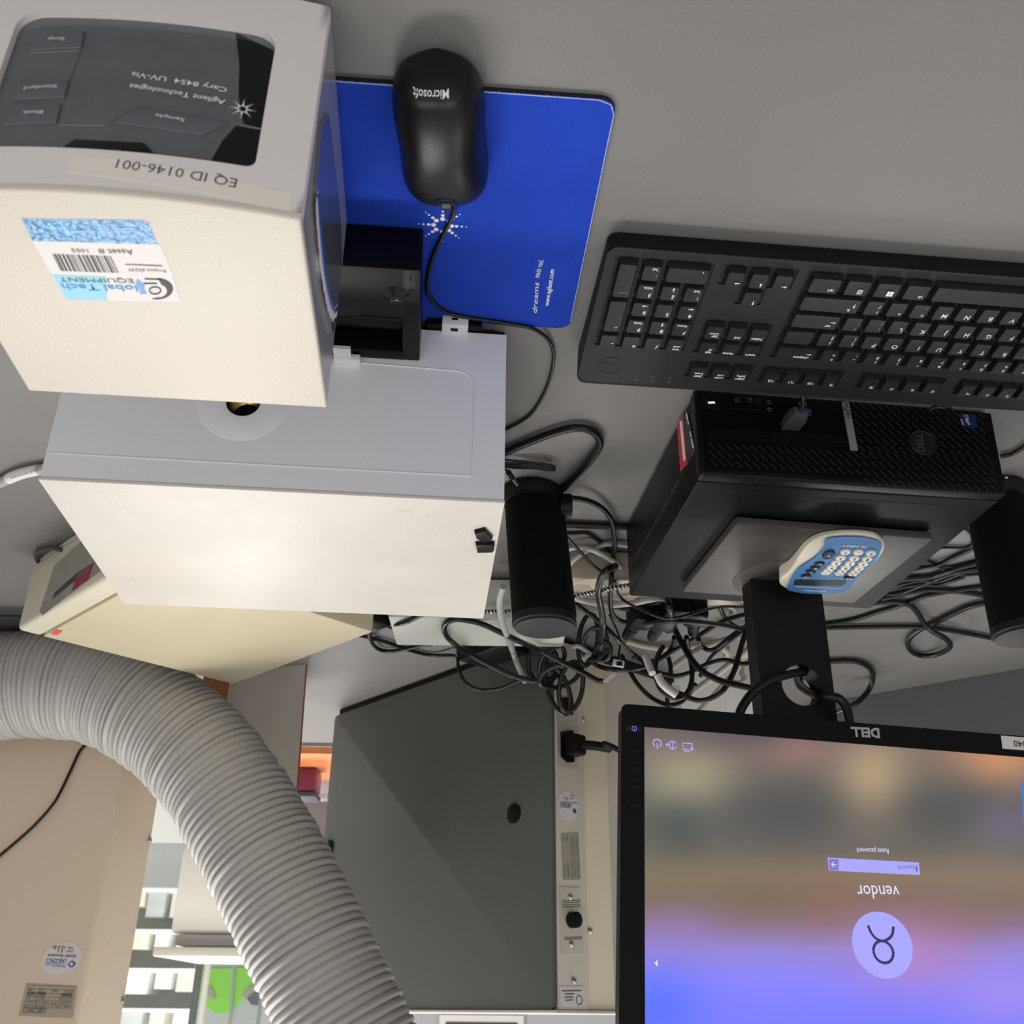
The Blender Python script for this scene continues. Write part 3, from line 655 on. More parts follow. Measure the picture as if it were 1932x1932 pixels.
def side_slab(name, px, m, par, k=0, th=.0002): return obj(name, G().slab([ps(*q)+DF.ex*k for q in px], DF.ex, th), m, par, sm=0)
rl = side_slab('property_label', [(450, 815), (492, 808), (528, 975), (465, 1066)], mat('label_black', (28, 27, 28), .4), pcx)
side_slab('red_band', [(447, 830), (475, 822), (494, 1030), (464, 1066)], RED, rl, .0003)
side_slab('white_band', [(462, 850), (472, 848), (487, 1010), (478, 1022)], PWHITE, rl, .0006)
g = G()
for i in range(7):
    y = 858+i*22; x = 464+i*2.1; g.slab([ps(x, y)+DF.ex*.0009, ps(x+7, y-1)+DF.ex*.0009, ps(x+8, y+9)+DF.ex*.0009, ps(x+1, y+10)+DF.ex*.0009], DF.ex, .0001)
for i, (y, h) in enumerate(((815, 30), (850, 12), (895, 22), (925, 40))):
    x = 487+(y-815)*.2; g.slab([ps(x, y)+DF.ex*.0004, ps(x+4, y-1)+DF.ex*.0004, ps(x+4+h*.2, y+h)+DF.ex*.0004, ps(x+h*.2, y+h+1)+DF.ex*.0004], DF.ex, .0001)
obj('label_print', g, WHITE, rl, sm=0)
obj('case_seam', G().tube([DF.w(dw+.0002, .016, .062), DF.w(dw+.0002, dd-.004, .062)], .0006, 5).tube([DF.w(.002, .028, dh), DF.w(dw-.002, .028, dh)], .0004, 5), BLACKG, ch)
def usbplug(px, w, name, label, ln=.026):
    l = DF.B(zf(*px), 0); M = DF.M @ Matrix.Translation((l.x, 0, l.z)); return l, M
l, M = usbplug((604, 118), .014, '', '')
ks = DF.M @ Matrix.Translation((l.x, 0, max(l.z, .036)))
kp = thing('usb_plug', 'dark grey plug pushed into the front of the black computer', 'plug', ks @ V((0, -.014, 0)))
obj('plug_body', G().prism([(-.0085, .0), (.0085, 0), (.0092, -.018), (.006, -.028), (-.006, -.028), (-.0092, -.018)], -.0042, .0042, ks, bev=.0008), mat('plug_grey', (62, 60, 60), .5), kp)
obj('plug_neck', G().tube([ks @ V((0, -.026, 0)), ks @ V((0, -.034, -.003)), ks @ V((.001, -.042, -.016)), ks @ V((.002, -.046, -.028))], .0022, 8), CABLE, kp)
# ================================================================== MONITOR with its stand
SF = Fr(-.4164, .8893, -.1469)
mon = thing('monitor', 'black monitor showing a blurred lock screen, standing on the black computer', 'monitor', SF.w(.1, .1, dh))
ST = .103
obj('stand_base', G().prism(rrect(0, .2027, 0, .1744, .0035, 3), ST-.0075, ST, SF.M, bev=.0012), PLATE, mon)
g = G()
for a in (.02, .1, .18):
    for b in (.02, .155): g.cyl(.008, dh-.0002, ST-.007, 10, M=SF.M @ Matrix.Translation((a, b, 0)))
obj('base_foot', g, RUBBER, mon)
obj('swivel_ring', G().cyl(.052, ST-.001, ST+.0006, 40, M=SF.M @ Matrix.Translation((.108, .122, 0)), bev=.0004), PLATE, mon)
NB = .124
holed(G_ := G(), [(.062, ST), (.142, ST), (.1445, .29), (.0655, .29)], [(.0985+.0218*math.cos(2*math.pi*k/32), .2195+.0218*math.sin(2*math.pi*k/32)) for k in range(32)], lambda x, y, t: SF.w(x, NB+t, y), .026)
neck = obj('neck', G_, NECKM, mon, sm=30)
obj('neck_edge', G().tube([SF.w(.1405, NB-.0003, ST+.004), SF.w(.1425, NB-.0003, .285)], .0009, 6), SPK, neck)
# display panel
YO = .955
MY, MR = -.08, math.radians(2.8)
mo_ = V((-.3, YO, 0)); mex = V((math.cos(MY), math.sin(MY), 0)); mn = V((-math.sin(MY), math.cos(MY), 0))
mu = mex*math.cos(MR)-Z*math.sin(MR); mw_ = mex*math.sin(MR)+Z*math.cos(MR)
def mp(q): P = on(q, mo_, mn)-mo_; return P.dot(mu), P.dot(mw_)
def mW(u, w, t=0): return mo_+mu*u+mw_*w-mn*t
MM = Matrix((mu, mn, mw_)).transposed().to_4x4(); MM.translation = mo_
uR = mp((1172, 1420))[0]; wB = mp((1409.5, 1346.5))[1]; uC = mp((1632, 1382))[0]; uL = 2*uC-uR; wT = wB+.292
sR = mp((1216, 1500))[0]; sB = mp((1430, 1388))[1]; sL = uL+(uR-sR); sT = wT-.017
g = G()
holed(g, rrect(uL, uR, wB, wT, .006, 4), [(sL, sB), (sR, sB), (sR, sT), (sL, sT)], lambda x, y, t: mW(x, y, -t), .0025)
bz = obj('bezel', g, mat('bezel_black', (9, 9, 12), .42, bump=.1, bs=1500, spec=.18), mon, sm=25)
obj('rear_shell', G().prism(rrect(uL+.0005, uR-.0005, wB+.0005, wT-.0005, .006, 4), -.020, -.0022, Matrix((mu, mw_, -mn)).transposed().to_4x4() if False else Matrix.Translation(mo_) @ Matrix((mu, mw_, -mn)).transposed().to_4x4()), BLACK, mon)
obj('rear_bulge', G().box(uC-.11, uC+.11, .0195, .036, wB+.045, wB+.22, bev=.006, M=MM), BLACK, mon)
# the picture on the screen: smooth colours held per vertex of a fine grid
blobs = []
def colour(x, y):
    """colour of the lit picture at pixel (x, y) of the photograph; sampled once, stored on the screen's own grid"""
    rows = [(1370, (104, 92, 92)), (1420, (118, 104, 98)), (1475, (104, 98, 92)), (1530, (90, 88, 86)), (1600, (102, 97, 90)), (1650, (134, 116, 92)), (1700, (128, 104, 92)), (1745, (140, 112, 140)), (1790, (148, 132, 214)), (1850, (136, 130, 252)), (1932, (120, 122, 255)), (2100, (70, 110, 255))]
    for (a, c), (b, d) in zip(rows, rows[1:]):
        if a <= y <= b or (y < rows[0][0] and a == rows[0][0]): t = max(0, (y-a)/(b-a)); col = [c[i]+(d[i]-c[i])*t for i in range(3)]; break
    else: col = list(rows[-1][1])
    for bx, by, sx, sy, c, k in ((1300, 1465, 95, 62, (166, 160, 130), .85), (1645, 1470, 75, 80, (190, 162, 126), .9), (1885, 1430, 95, 62, (208, 148, 104), .9), (1500, 1410, 60, 45, (176, 122, 116), .6), (1400, 1370, 120, 45, (86, 78, 84), .7), (1490, 1530, 110, 62, (80, 80, 80), .85), (1280, 1570, 50, 50, (70, 80, 78), .7), (1800, 1530, 110, 60, (82, 82, 80), .85), (1900, 1560, 70, 50, (112, 104, 130), .7),
                                 (1560, 1700, 70, 60, (140, 104, 90), .6), (1800, 1720, 90, 60, (130, 102, 100), .6), (1420, 1680, 120, 60, (120, 104, 82), .6), (1730, 1800, 120, 70, (190, 128, 180), .6), (1270, 1760, 80, 50, (150, 124, 200), .6), (1240, 1900, 90, 70, (84, 112, 255), .9), (1900, 1880, 110, 60, (172, 142, 235), .6), (1850, 1660, 90, 60, (132, 116, 100), .6), (1250, 1660, 60, 60, (116, 112, 84), .5)):
        w = k*math.exp(-((x-bx)/sx)**2-((y-by)/sy)**2); col = [col[i]+(c[i]-col[i])*w for i in range(3)]
    return lin(col)
def unproj(P):
    d = P-CAM; z = d.dot(CD); return 966+FPX*d.dot(CR)/z, 966-FPX*d.dot(CU)/z
t = bmesh.new(); NU, NW = 64, 40; vs = [[t.verts.new(mW(sL+(sR-sL)*i/NU, sB+(sT-sB)*j/NW, -.0014)) for i in range(NU+1)] for j in range(NW+1)]
for j in range(NW):
    for i in range(NU): t.faces.new((vs[j][i], vs[j][i+1], vs[j+1][i+1], vs[j+1][i]))
cols_ = [colour(*unproj(v.co)) for v in t.verts]
SCM = bpy.data.materials.new('screen_picture'); SCM.use_nodes = True; nt = SCM.node_tree; b = nt.nodes['Principled BSDF']; at = nt.nodes.new('ShaderNodeAttribute'); at.attribute_name = 'picture'
b.inputs['Base Color'].default_value = (.01, .01, .012, 1); b.inputs['Roughness'].default_value = .35; nt.links.new(at.outputs['Color'], b.inputs['Emission Color']); b.inputs['Emission Strength'].default_value = 1.0
scr = obj('screen', G()._merge(t, None), SCM, mon, 'lit screen with a blurred picture and a sign-in form', sm=0)
ca = scr.data.color_attributes.new('picture', 'FLOAT_COLOR', 'POINT')
for i, c in enumerate(cols_): ca.data[i].color = (*c, 1)
def em(name, rgb, k=1): return mat(name, rgb, .4, emit=k)
LIL = em('screen_lilac', (168, 166, 252)); LILW = em('screen_white', (226, 226, 255)); LILD = em('screen_key', (132, 120, 190)); INKS = em('screen_ink', (48, 46, 92))
zr = zm(1160, 1320, 2.5026)
def ms(x, y, t=-.0012): u, w = mp(zr(x, y)); return mW(u, w, t)
def sslab(name, px, m, par=scr, t=-.0013): return obj(name, G().slab([ms(x, y, t) for x, y in px], -mn, .0001), m, par, sm=0)
sslab('password_box', [(1007, 745), (1438, 768), (1445, 828), (1013, 806)], LIL)
sslab('submit_button', [(1012, 750), (1057, 753), (1060, 806), (1016, 804)], LILD, t=-.0011)
g = G()
for a, b_ in (((1024, 776), (1049, 779)), ((1024, 776), (1036, 766)), ((1024, 776), (1037, 790))): g.tube([ms(*a, -.0008), ms(*b_, -.0008)], .0004, 4)
obj('arrow_sign', g, LILW, scr)
def st_(body, a, b_, h, m): obj('lettering', text(G(), body, ms(*a, -.0010), ms(*b_, -.0010), mw_, h), m, scr, sm=0)
st_('Reset password', (1293, 703), (1144, 699), .0047, LILW); st_('Password', (1428, 783), (1338, 781), .0044, em('screen_faint', (108, 104, 170))); st_('vendor', (1340, 878), (1142, 876), .0118, LILW)
obj('text_cursor', G().tube([ms(1427, 781, -.0009), ms(1428, 812, -.0009)], .0003, 4), INKS, scr)
cc = ms(1266, 1157, -.0013); rx = (ms(1122, 1150)-ms(1411, 1165)).length/2
sslab2 = obj('avatar_disc', G().slab(ring_pts(cc, mu, mw_, rx*.985, rx*.985, 48), -mn, .0001), LIL, scr, sm=0)
rp = ring_pts(ms(1270, 1191, -.0009), mu, mw_, rx*.32, rx*.32, 30)
g = G().tube(rp+rp[:1], .0012, 6); g.tube(smooth_path([ms(x, y, -.0009) for x, y in ((1197, 1066), (1212, 1100), (1235, 1127), (1265, 1139), (1293, 1130), (1312, 1108), (1318, 1072))], 4), .0012, 6)
obj('avatar_sign', g, INKS, sslab2)
ic = G(); c = ms(201, 205, -.0009); p = [c+mu*(rx*.138*math.cos(math.radians(a)))+mw_*(rx*.138*math.sin(math.radians(a))) for a in range(120, 421, 12)]
ic.tube(p, .0006, 5).tube([c, c+mw_*rx*.19], .0006, 5)
obj('power_icon', ic, LIL, scr)
c = ms(274, 213, -.0009); p = [c+mu*(rx*.125*math.cos(math.radians(a)))+mw_*(rx*.125*math.sin(math.radians(a))) for a in range(-150, 151, 15)]
obj('access_icon', G().tube(p, .0006, 5).tube([c-mw_*.002, c+mw_*.0045], .0005, 4).tube([c+mu*.0065, c+mu*.002], .0005, 4).tube([c+mu*.0065, c+mu*.005+mw_*.0014], .0005, 4).tube([c+mu*.0065, c+mu*.005-mw_*.0014], .0005, 4), LIL, scr)
c = ms(343, 220, -.0009)
obj('network_icon', G().tube([c+mu*a+mw_*b_ for a, b_ in ((-.0046, -.003), (.0042, -.003), (.0042, .003), (-.0046, .003), (-.0046, -.003))], .0006, 4).tube([c+mu*a+mw_*b_ for a, b_ in ((-.0025, .0048), (.003, .0048))], .0005, 4).tube([c+mu*-.0046+mw_*.0005, c+mu*-.0046+mw_*.0035], .0013, 4), LIL, scr)
cu = [(205, 1262), (184, 1238), (196, 1241), (198, 1229), (203, 1232), (203, 1244)]
sslab('pointer', cu, LILW, t=-.001)
sslab('blue_tile', [(1925, 390), (1990, 395), (1996, 600), (1931, 594)], em('screen_blue', (40, 120, 245)), t=-.001)
# bezel buttons, badge and sticker
def bslab(name, px, m, par=bz, th=.0004, t=.0001): return obj(name, G().slab([ms(x, y, t) for x, y in px], -mn, th), m, par, sm=0)
pwb = bslab('power_key', [(50, 118), (125, 122), (127, 155), (52, 151)], BLACKG)
c = ms(91, 138, .0007); p = [c+mu*(.0022*math.cos(math.radians(a)))+mw_*(.0022*math.sin(math.radians(a))) for a in range(120, 421, 20)]
obj('power_sign', G().tube(p, .00035, 4).tube([c, c+mw_*.003], .00035, 4), em('sign_blue', (120, 130, 255), 1), pwb)
for y, x in ((237, 93), (322, 94), (409, 94), (495, 96)): obj('menu_key', G().prism(rrect(-.0046, .0046, -.0023, .0023, .002, 3), 0, .0008, Matrix.Translation(ms(x, y, .0001)) @ Matrix((mu, mw_, -mn)).transposed().to_4x4(), bev=.0003), BLACK, bz)
obj('badge', text(G(), 'DELL', ms(1246, 138, .0005), ms(1112, 131, .0005), mw_, .0092, bold=.045), mat('badge_silver', (170, 168, 168), .4), bz, sm=0)
bs_ = bslab('number_sticker', [(1822, 170), (2010, 185), (2017, 245), (1830, 232)], PWHITE, th=.0002)
obj('lettering', text(G(), '7040', ms(1960, 200, .0006), ms(1880, 193, .0006), mw_, .0065), BINK, bs_, sm=0)
# ================================================================== CALCULATOR
zc = zm(1460, 980, 7.43)
CZ = ST+.002
CN = V((0, -.11, 1)).normalized()      # the calculator is a wedge, thin at its near end
def pcal(x, y, t=0): return on(zc(x, y), V((-.32, .872, ST+.0085))+CN*t, CN)
outer = [(75, 880), (85, 925), (130, 960), (185, 985), (400, 1030), (560, 1040), (700, 1040), (860, 1032), (990, 1018), (1035, 1012), (1060, 980), (1100, 930), (1180, 820), (1290, 720), (1400, 640), (1500, 530), (1555, 440), (1560, 350), (1510, 290), (1420, 235), (1250, 205), (1050, 198), (850, 215), (700, 240), (560, 300), (450, 390), (370, 500), (310, 600), (250, 690), (180, 770), (110, 820)]
inner = [(187, 985), (225, 850), (290, 740), (370, 660), (500, 580), (610, 490), (690, 400), (712, 340), (722, 275), (850, 245), (1050, 235), (1250, 245), (1400, 275), (1512, 318), (1500, 420), (1450, 530), (1350, 650), (1240, 740), (1150, 840), (1080, 930), (990, 1016), (700, 1038), (400, 1028)]
ow = [pcal(*q, -.002) for q in outer]; cen = sum(ow, V())/len(ow)
cal = thing('calculator', 'small blue and cream pocket calculator lying on the monitor base', 'calculator', V((cen.x, cen.y, ST)))
f2 = [(p.x, p.y) for p in smooth_path(ow+ow[:1], 3)[:-1]]
t = bmesh.new(); hi = [t.verts.new(p) for p in smooth_path(ow+ow[:1], 3)[:-1]]; lo = [t.verts.new((v.co.x+(cen.x-v.co.x)*.03, v.co.y+(cen.y-v.co.y)*.03, ST+.0008)) for v in hi]; n = len(hi)
ft = t.faces.new(hi); t.faces.new(lo)
for i in range(n): t.faces.new((lo[i], lo[(i+1) % n], hi[(i+1) % n], hi[i]))
bmesh.ops.recalc_face_normals(t, faces=t.faces[:]); bmesh.ops.bevel(t, geom=list(ft.edges), offset=.003, segments=3, profile=.5, affect='EDGES')
obj('case', G()._merge(t, None), CALW, cal, sm=60)
fp = obj('face_plate', G().slab([p for p in smooth_path([pcal(*q, 0) for q in inner]+[pcal(*inner[0])], 2)[:-1]], CN, .0006), CALB, cal, sm=0)
ca_ = (pcal(600, 700)-pcal(800, 705)).normalized(); ca_.z = 0
cax = V((1, 0, 0)); ckx = (pcal(722, 738)-pcal(1100, 752)).normalized(); cky = CN.cross(ckx)
legs = [['=', '.', '0'], ['3', '2', '1'], ['6', '5', '4'], ['9', '8', '7'], ['M+', 'M-', 'MR'], ['%', '+/-', 'CE']]
kp_ = [[(1000, 445), (1180, 450), (1358, 463)], [(935, 528), (1125, 535), (1305, 543)], [(872, 597), (1065, 605), (1250, 612)], [(810, 658), (1003, 663), (1190, 672)], [(760, 703), (955, 711), (1140, 719)], [(722, 736), (915, 745), (1100, 752)]]
def ckey(x, y, rx, ry, m, leg, lm, lh=.0036):
    c = pcal(x, y, .0006); mt = Matrix((ckx, cky, CN)).transposed().to_4x4(); mt.translation = c
    o = obj('key', G().lathe([(1, 0), (1, .6), (.85, 1), (0, 1)], 18, mt @ Matrix.Diagonal((rx, ry, .0022, 1))), m, cal)
    w = .35*lh*len(leg); a = c+CN*.0023-ckx*w-cky*lh*.5; obj('legend', text(G(), leg, a, a+ckx*2*w, cky, lh, bold=.02), lm, o, sm=0)
for r, (ps_, ls) in enumerate(zip(kp_, legs)):
    for (x, y), l in zip(ps_, ls): ckey(x, y, .0052, .0046 if r < 4 else .0032, CALW, l, BINK, .0038 if r < 4 else .0022)
for x, y, rx, ry, l in ((765, 485, .0058, .0085, '+'), (640, 612, .0052, .0036, '-'), (580, 667, .0052, .0036, '×'), (517, 720, .0052, .0036, '÷'), (450, 784, .0052, .0036, 'OFF'), (1053, 810, .0052, .0036, 'ON/C')): ckey(x, y, rx, ry, CALK, l, WHITE, .0030 if len(l) > 1 else .0044)
obj('display', G().slab([pcal(x, y, .0004) for x, y in [(300, 838), (1018, 856), (1005, 890), (955, 930), (275, 914), (285, 865)]], CN, .0005), LCD, fp, sm=0)
obj('lettering', text(G(), 'TI-503SV', pcal(1315, 370, .0008), pcal(950, 358, .0008), cky, .0036, shear=.2, bold=.02), WHITE, fp, sm=0)
obj('lettering', text(G(), 'TEXAS INSTRUMENTS', pcal(740, 1000, .0008), pcal(412, 982, .0008), cky, .0030, bold=.02), WHITE, fp, sm=0)
obj('trim_line', G().tube([pcal(945, 968, .0008), pcal(300, 945, .0008)], .0003, 4), WHITE, fp)
# ================================================================== SPEAKERS
def speaker(cx, cy, lean, label, h=.164, r=.0335):
    s = thing('speaker', label, 'speaker', (cx, cy, 0), 'pair of computer speakers')
    def ax(z): return V((cx+lean*z/h, cy, z))
    def seg(z0, z1, r0, r1, M=None): return Matrix.Translation((0, 0, 0))
    def loft(prof, a0=0, n=36, rs=1.0):
        t = bmesh.new(); rg = []
        for rr, z in prof: rg.append([t.verts.new(ax(z)+V((rr*math.cos(2*math.pi*k/n), rr*rs*math.sin(2*math.pi*k/n), 0))) for k in range(n)])
        for a, b in zip(rg, rg[1:]):
            for k in range(n): t.faces.new((a[k], a[(k+1) % n], b[(k+1) % n], b[k]))
        t.faces.new(rg[0]); t.faces.new(rg[-1]); bmesh.ops.recalc_face_normals(t, faces=t.faces[:]); return G()._merge(t, None)
    obj('base', loft([(r*1.02, .001), (r*1.06, .004), (r*1.04, .010), (r*.98, .014), (r*.97, .018)]), BLACKM, s)
    obj('mesh_grille', loft([(r*.93, .0175), (r*.96, .06), (r, h-.012)]), MESHB, s)
    obj('top_cap', loft([(r*1.005, h-.012), (r*1.02, h-.008), (r*1.02, h-.004), (r*.97, h-.0022), (r*.95, h-.0022), (r*.945, h-.0005), (r*.90, h)]), SPK, s)
    g = G()
    for x in (-1,): g.box(-r*1.03, -r*.93, -.006, .012, .03, h-.012, bev=.001, M=Matrix(((1, 0, lean/h, cx), (0, 1, 0, cy), (0, 0, 1, 0), (0, 0, 0, 1))))
    obj('side_rail', g, BLACKM, s)
    return s, ax
s1, sax = speaker(-.0215, .99, -.0142, 'black cylindrical speaker leaning beside the white instrument')
obj('volume_dial', G().cyl(.014, -.006, .007, 24, M=Matrix.Translation((-.0595, .985, .021)) @ Matrix.Rotation(-math.pi/2, 4, 'Y'), bev=.002), BLACK, s1)
tp = oy((1880, 1206), .975)
s2, _ = speaker(tp.x-.0325, .975, 0, 'black cylindrical speaker behind the computer, cut off by the picture edge', .174)
l = oy((1897, 897), .94)
obj('paper_tag', G().box(l.x-.0015, l.x+.0015, .9385, .9395, max(.004, l.z-.003), l.z+.004), PWHITE, s2)
# ================================================================== ENCLOSURE WITH THE GREY PANEL (middle)
HF = Fr(-.064, 1.449, math.atan2(.749, .662))
hd = thing('glove_enclosure', 'tall grey and beige laboratory enclosure with two black plugs in its grey panel', 'lab enclosure', HF.w(.3, .15, 0))
HT = .5185
g = G().box(.03, .6, .004, .33, .012, HT-.003, M=HF.M)
obj('cabinet', g, HOODB, hd)
obj('base_shadow_strip', G().box(.012, .595, .002, .3, .0005, .013, M=HF.M), BLACKM, hd)  # black strip stands in for the shadow line under the grey panel
gp = obj('side_panel', G().prism([(x, z) for x, z in rrect(0, .602, .012, HT, .008, 4)], -.003, .004, HF.M @ Matrix.Rotation(math.pi/2, 4, 'X'), bev=.0015), HOODG, hd, 'dark grey side panel')
def hp(q): return HF.B(q, -.004)
def hr(q, a=-.004): return HF.A(q, a)
for q in ((970, 1535), (621, 1600)):
    l = hp(q); obj('hole_plug', G().cyl(.0145, 0, .0025, 28, M=HF.M @ Matrix.Translation((min(l.x, .586), -.004, l.z)) @ Matrix.Rotation(math.pi/2, 4, 'X'), bev=.001), BLACK, gp)
rs = obj('rear_strip', G().box(-.004, .03, .0025, .057, .012, HT, bev=.0015, M=HF.M), HOODS, hd, 'pale stone-coloured strip with sockets and labels')
obj('rear_flange', G().box(-.001, .03, .059, .112, .012, HT, bev=.0015, M=HF.M), HOODB, hd)
obj('rear_panel', G().box(.024, .034, .112, .33, .012, HT, M=HF.M), HOODS, hd)
obj('top_trim', G().box(-.006, .606, -.006, .33, HT, HT+.004, bev=.001, M=HF.M), CREAMW, hd)
zs = zm(1000, 1280, 593/200)
def hs(x, y, t=0): l = hr(zs(x, y), -.0042); return HF.w(-.0042-t, l.y, l.z)
def hslab(name, px, m, par=rs, t=0, th=.0004): return obj(name, G().slab([hs(x, y, t) for x, y in px], -HF.ex, th), m, par, sm=0)
def hring(px, r, n=26): c = hs(*px); return ring_pts(c, HF.ey, Z, r, r, n)
qa = obj('inspection_sticker', G().slab(hring((212, 713), .0205), -HF.ex, .0003), PWHITE, rs, sm=0)
def htx(body, a, b, h, m, par, t=.0006, bold=0): obj('lettering', text(G(), body, hs(*a, t)-Z*h, hs(*b, t)-Z*h, Z, h, bold=bold), m, par, sm=0)
BL = mat('blue_ink', (45, 80, 160), .5)
htx('LABCONCO', (228, 728), (166, 722), .006, BL, qa, .0007, .02); htx('Quality Assurance', (262, 706), (168, 700), .003, BINK, qa, .0007); htx('Initial', (243, 680), (222, 678), .003, GINK, qa, .0007); htx('Date', (243, 664), (224, 662), .003, GINK, qa, .0007); htx('6.L.', (212, 684), (180, 680), .0042, BINK, qa, .0007)
g = G(); c = hs(248, 742, .0006); g.slab([c+HF.ey*.0042, c+Z*.0042, c-HF.ey*.0042, c-Z*.0042], -HF.ex, .0002); obj('diamond_mark', g, BL, qa, sm=0)
rp_ = hslab('rating_plate', [(172, 868), (270, 862), (282, 1128), (184, 1126)], mat('plate_stone', (172, 165, 152), .5), t=.0001)
g = G()
for i, (x, w) in enumerate(((182, 3), (200, 5), (222, 2), (232, 2), (243, 2), (254, 2), (263, 2))):
    for y0, y1 in (((880, 912), (1030, 1110)) if i < 2 else ((885, 1000), (1012, 1115))): g.slab([hs(x+(y-868)*.045, y, .0006) for x, y in ((x, y0), (x+w, y0), (x+w, y1), (x, y1))], -HF.ex, .0001)
obj('lettering', g, GINK, rp_, sm=0)['kind'] = 'stuff'
fu = hslab('fuse_plate', [(160, 1165), (280, 1172), (296, 1540), (172, 1545)], HOODS, t=.0001, th=.0009)
l = hr(zs(228, 1352)); obj('fuse_knob', G().cyl(.0105, 0, .012, 22, M=HF.M @ Matrix.Translation((-.005, l.y, l.z)) @ Matrix.Rotation(-math.pi/2, 4, 'Y'), bev=.0015), BLACK, fu)
g = G()
for y in (1242, 1254, 1266, 1278, 1448, 1458): g.slab([hs(178+(y-1240)*.05, y, .0012), hs(278+(y-1240)*.05, y-4, .0012), hs(278+(y-1240)*.05, y+1, .0012), hs(178+(y-1240)*.05, y+5, .0012)], -HF.ex, .0001)
obj('lettering', g, GINK, fu, sm=0)['kind'] = 'stuff'
def screw(px, par, r=.0042, a=-.004):
    l = hr(zs(*px), a); obj('screw', G().lathe([(r, 0), (r, .0012), (r*.6, .003), (0, .0036)], 14, HF.M @ Matrix.Translation((a-.0005, l.y, l.z)) @ Matrix.Rotation(-math.pi/2, 4, 'Y')), STEEL, par)
for px in ((222, 1222), (228, 1486), (243, 1692)): screw(px, rs)
for px in ((292, 230), (333, 1412)): screw(px, hd, a=-.001)
cl_ = hslab('approval_label', [(164, 1722), (296, 1722), (302, 1832), (170, 1838)], PWHITE, t=.0001)
for y, a, b in ((1742, 286, 176), (1760, 245, 196), (1778, 240, 190), (1795, 238, 196)): g = G().slab([hs(a, y, .0006), hs(b, y+2, .0006), hs(b, y+10, .0006), hs(a, y+8, .0006)], -HF.ex, .0001); obj('lettering', g, GINK, cl_, sm=0)
p = ring_pts(hs(274, 1800, .0006), HF.ey, Z, .0055, .0055, 18); obj('ring_mark', G().tube(p+p[:1], .0006, 4), BINK, cl_)
sp_ = hslab('socket_plate', [(150, 60), (262, 50), (272, 515), (152, 492)], mat('plate_pale', (194, 186, 170), .5), t=.0001)
ins = hslab('power_inlet', [(168, 300), (232, 292), (238, 470), (205, 472), (170, 440)], BLACK, sp_, t=.0005, th=.004)
hslab('switch_socket', [(160, 110), (230, 106), (234, 205), (162, 200)], BLACK, sp_, t=.0005, th=.003)
# ================================================================== TAN ENCLOSURE (right) with its screws and labels
TY, TX0 = 1.565, .598
tn = thing('fume_enclosure', 'tan enamelled laboratory enclosure behind the corrugated hose, with an oval white sticker', 'lab enclosure', (TX0+.3, TY+.1, 0))
obj('body', G().box(TX0, TX0+.62, TY, TY+.178, .002, .82, bev=.006, seg=3), TAN, tn)
def tp_(q): return oy(q, TY-.0003)
zt = zm(0, 1760, 9.66)
ny = V((0, -1, 0))
c = tp_(zt(1125, 470)); st2 = obj('inspection_sticker', G().slab([tp_(zt(x, y)) for x, y in [(1125+385*math.cos(a)*.97-22*math.sin(a), 470+295*math.sin(a)-60*math.cos(a)) for a in [2*math.pi*k/30 for k in range(30)]]], ny, .0003), PWHITE, tn, sm=0)
def ttx(body, a, b, h, m, par, bold=0, shear=0): obj('lettering', text(G(), body, tp_(zt(*a))+ny*.0006-Z*h, tp_(zt(*b))+ny*.0006-Z*h, Z, h, bold=bold, shear=shear), m, par, sm=0)
ttx('LABCONCO', (1195, 570), (825, 560), .0068, BL, st2, .01); ttx('Quality Assurance', (1385, 460), (868, 440), .0038, BINK, st2, .01, .15); ttx('Initial:', (1330, 372), (1215, 365), .0034, BINK, st2); ttx('Date:', (1335, 306), (1225, 300), .0034, BINK, st2)
ttx('6 L', (1140, 385), (1035, 375), .0055, BINK, st2, 0, .2); ttx('10-4-96', (1190, 305), (962, 300), .0052, BINK, st2, 0, .2); ttx('Protecting your', (1180, 640), (945, 630), .0022, BL, st2); ttx('laboratory environment', (1180, 610), (820, 600), .0022, BL, st2)
q_ = lambda x, y: tp_(zt(x, y))+ny*.0006
obj('diamond_mark', G().slab([q_(1235, 575), q_(1300, 510), q_(1340, 510), q_(1388, 560), q_(1325, 630), q_(1280, 628)], ny, .0002), BL, st2, sm=0); obj('diamond_centre', G().slab([q_(1265, 570), q_(1310, 530), q_(1350, 565), q_(1310, 610)], ny, .0004), PWHITE, st2, sm=0)
pl = obj('rating_plate', G().slab([tp_(zt(*q)) for q in ((480, 912), (1412, 965), (1325, 1560), (330, 1510))], ny, .0003), mat('plate_tan', (184, 170, 150), .5), tn, sm=0)
ttx('LABCONCO', (820, 1480), (410, 1460), .0072, GINK, pl, .02); ttx('LABCONCO CORPORATION', (1290, 1395), (425, 1375), .0056, GINK, pl); ttx('KANSAS CITY, MISSOURI 64132', (1300, 1308), (445, 1285), .0050, GINK, pl)
ttx('CATALOG NO.', (1322, 1235), (1060, 1225), .0032, GINK, pl); ttx('SERIAL NO.', (820, 1215), (620, 1208), .0032, GINK, pl); ttx('REV', (548, 1206), (475, 1200), .0032, GINK, pl); ttx('3930401', (1310, 1168), (1110, 1162), .0046, BINK, pl, .02); ttx('060661158 B', (828, 1148), (508, 1138), .0046, BINK, pl, .02)
ttx('VOLTS AC', (1350, 1100), (1170, 1094), .0032, GINK, pl); ttx('PHASE', (1055, 1085), (940, 1080), .0032, GINK, pl); ttx('CYCLES', (825, 1078), (705, 1072), .0032, GINK, pl); ttx('AMPS', (590, 1070), (505, 1064), .0032, GINK, pl)
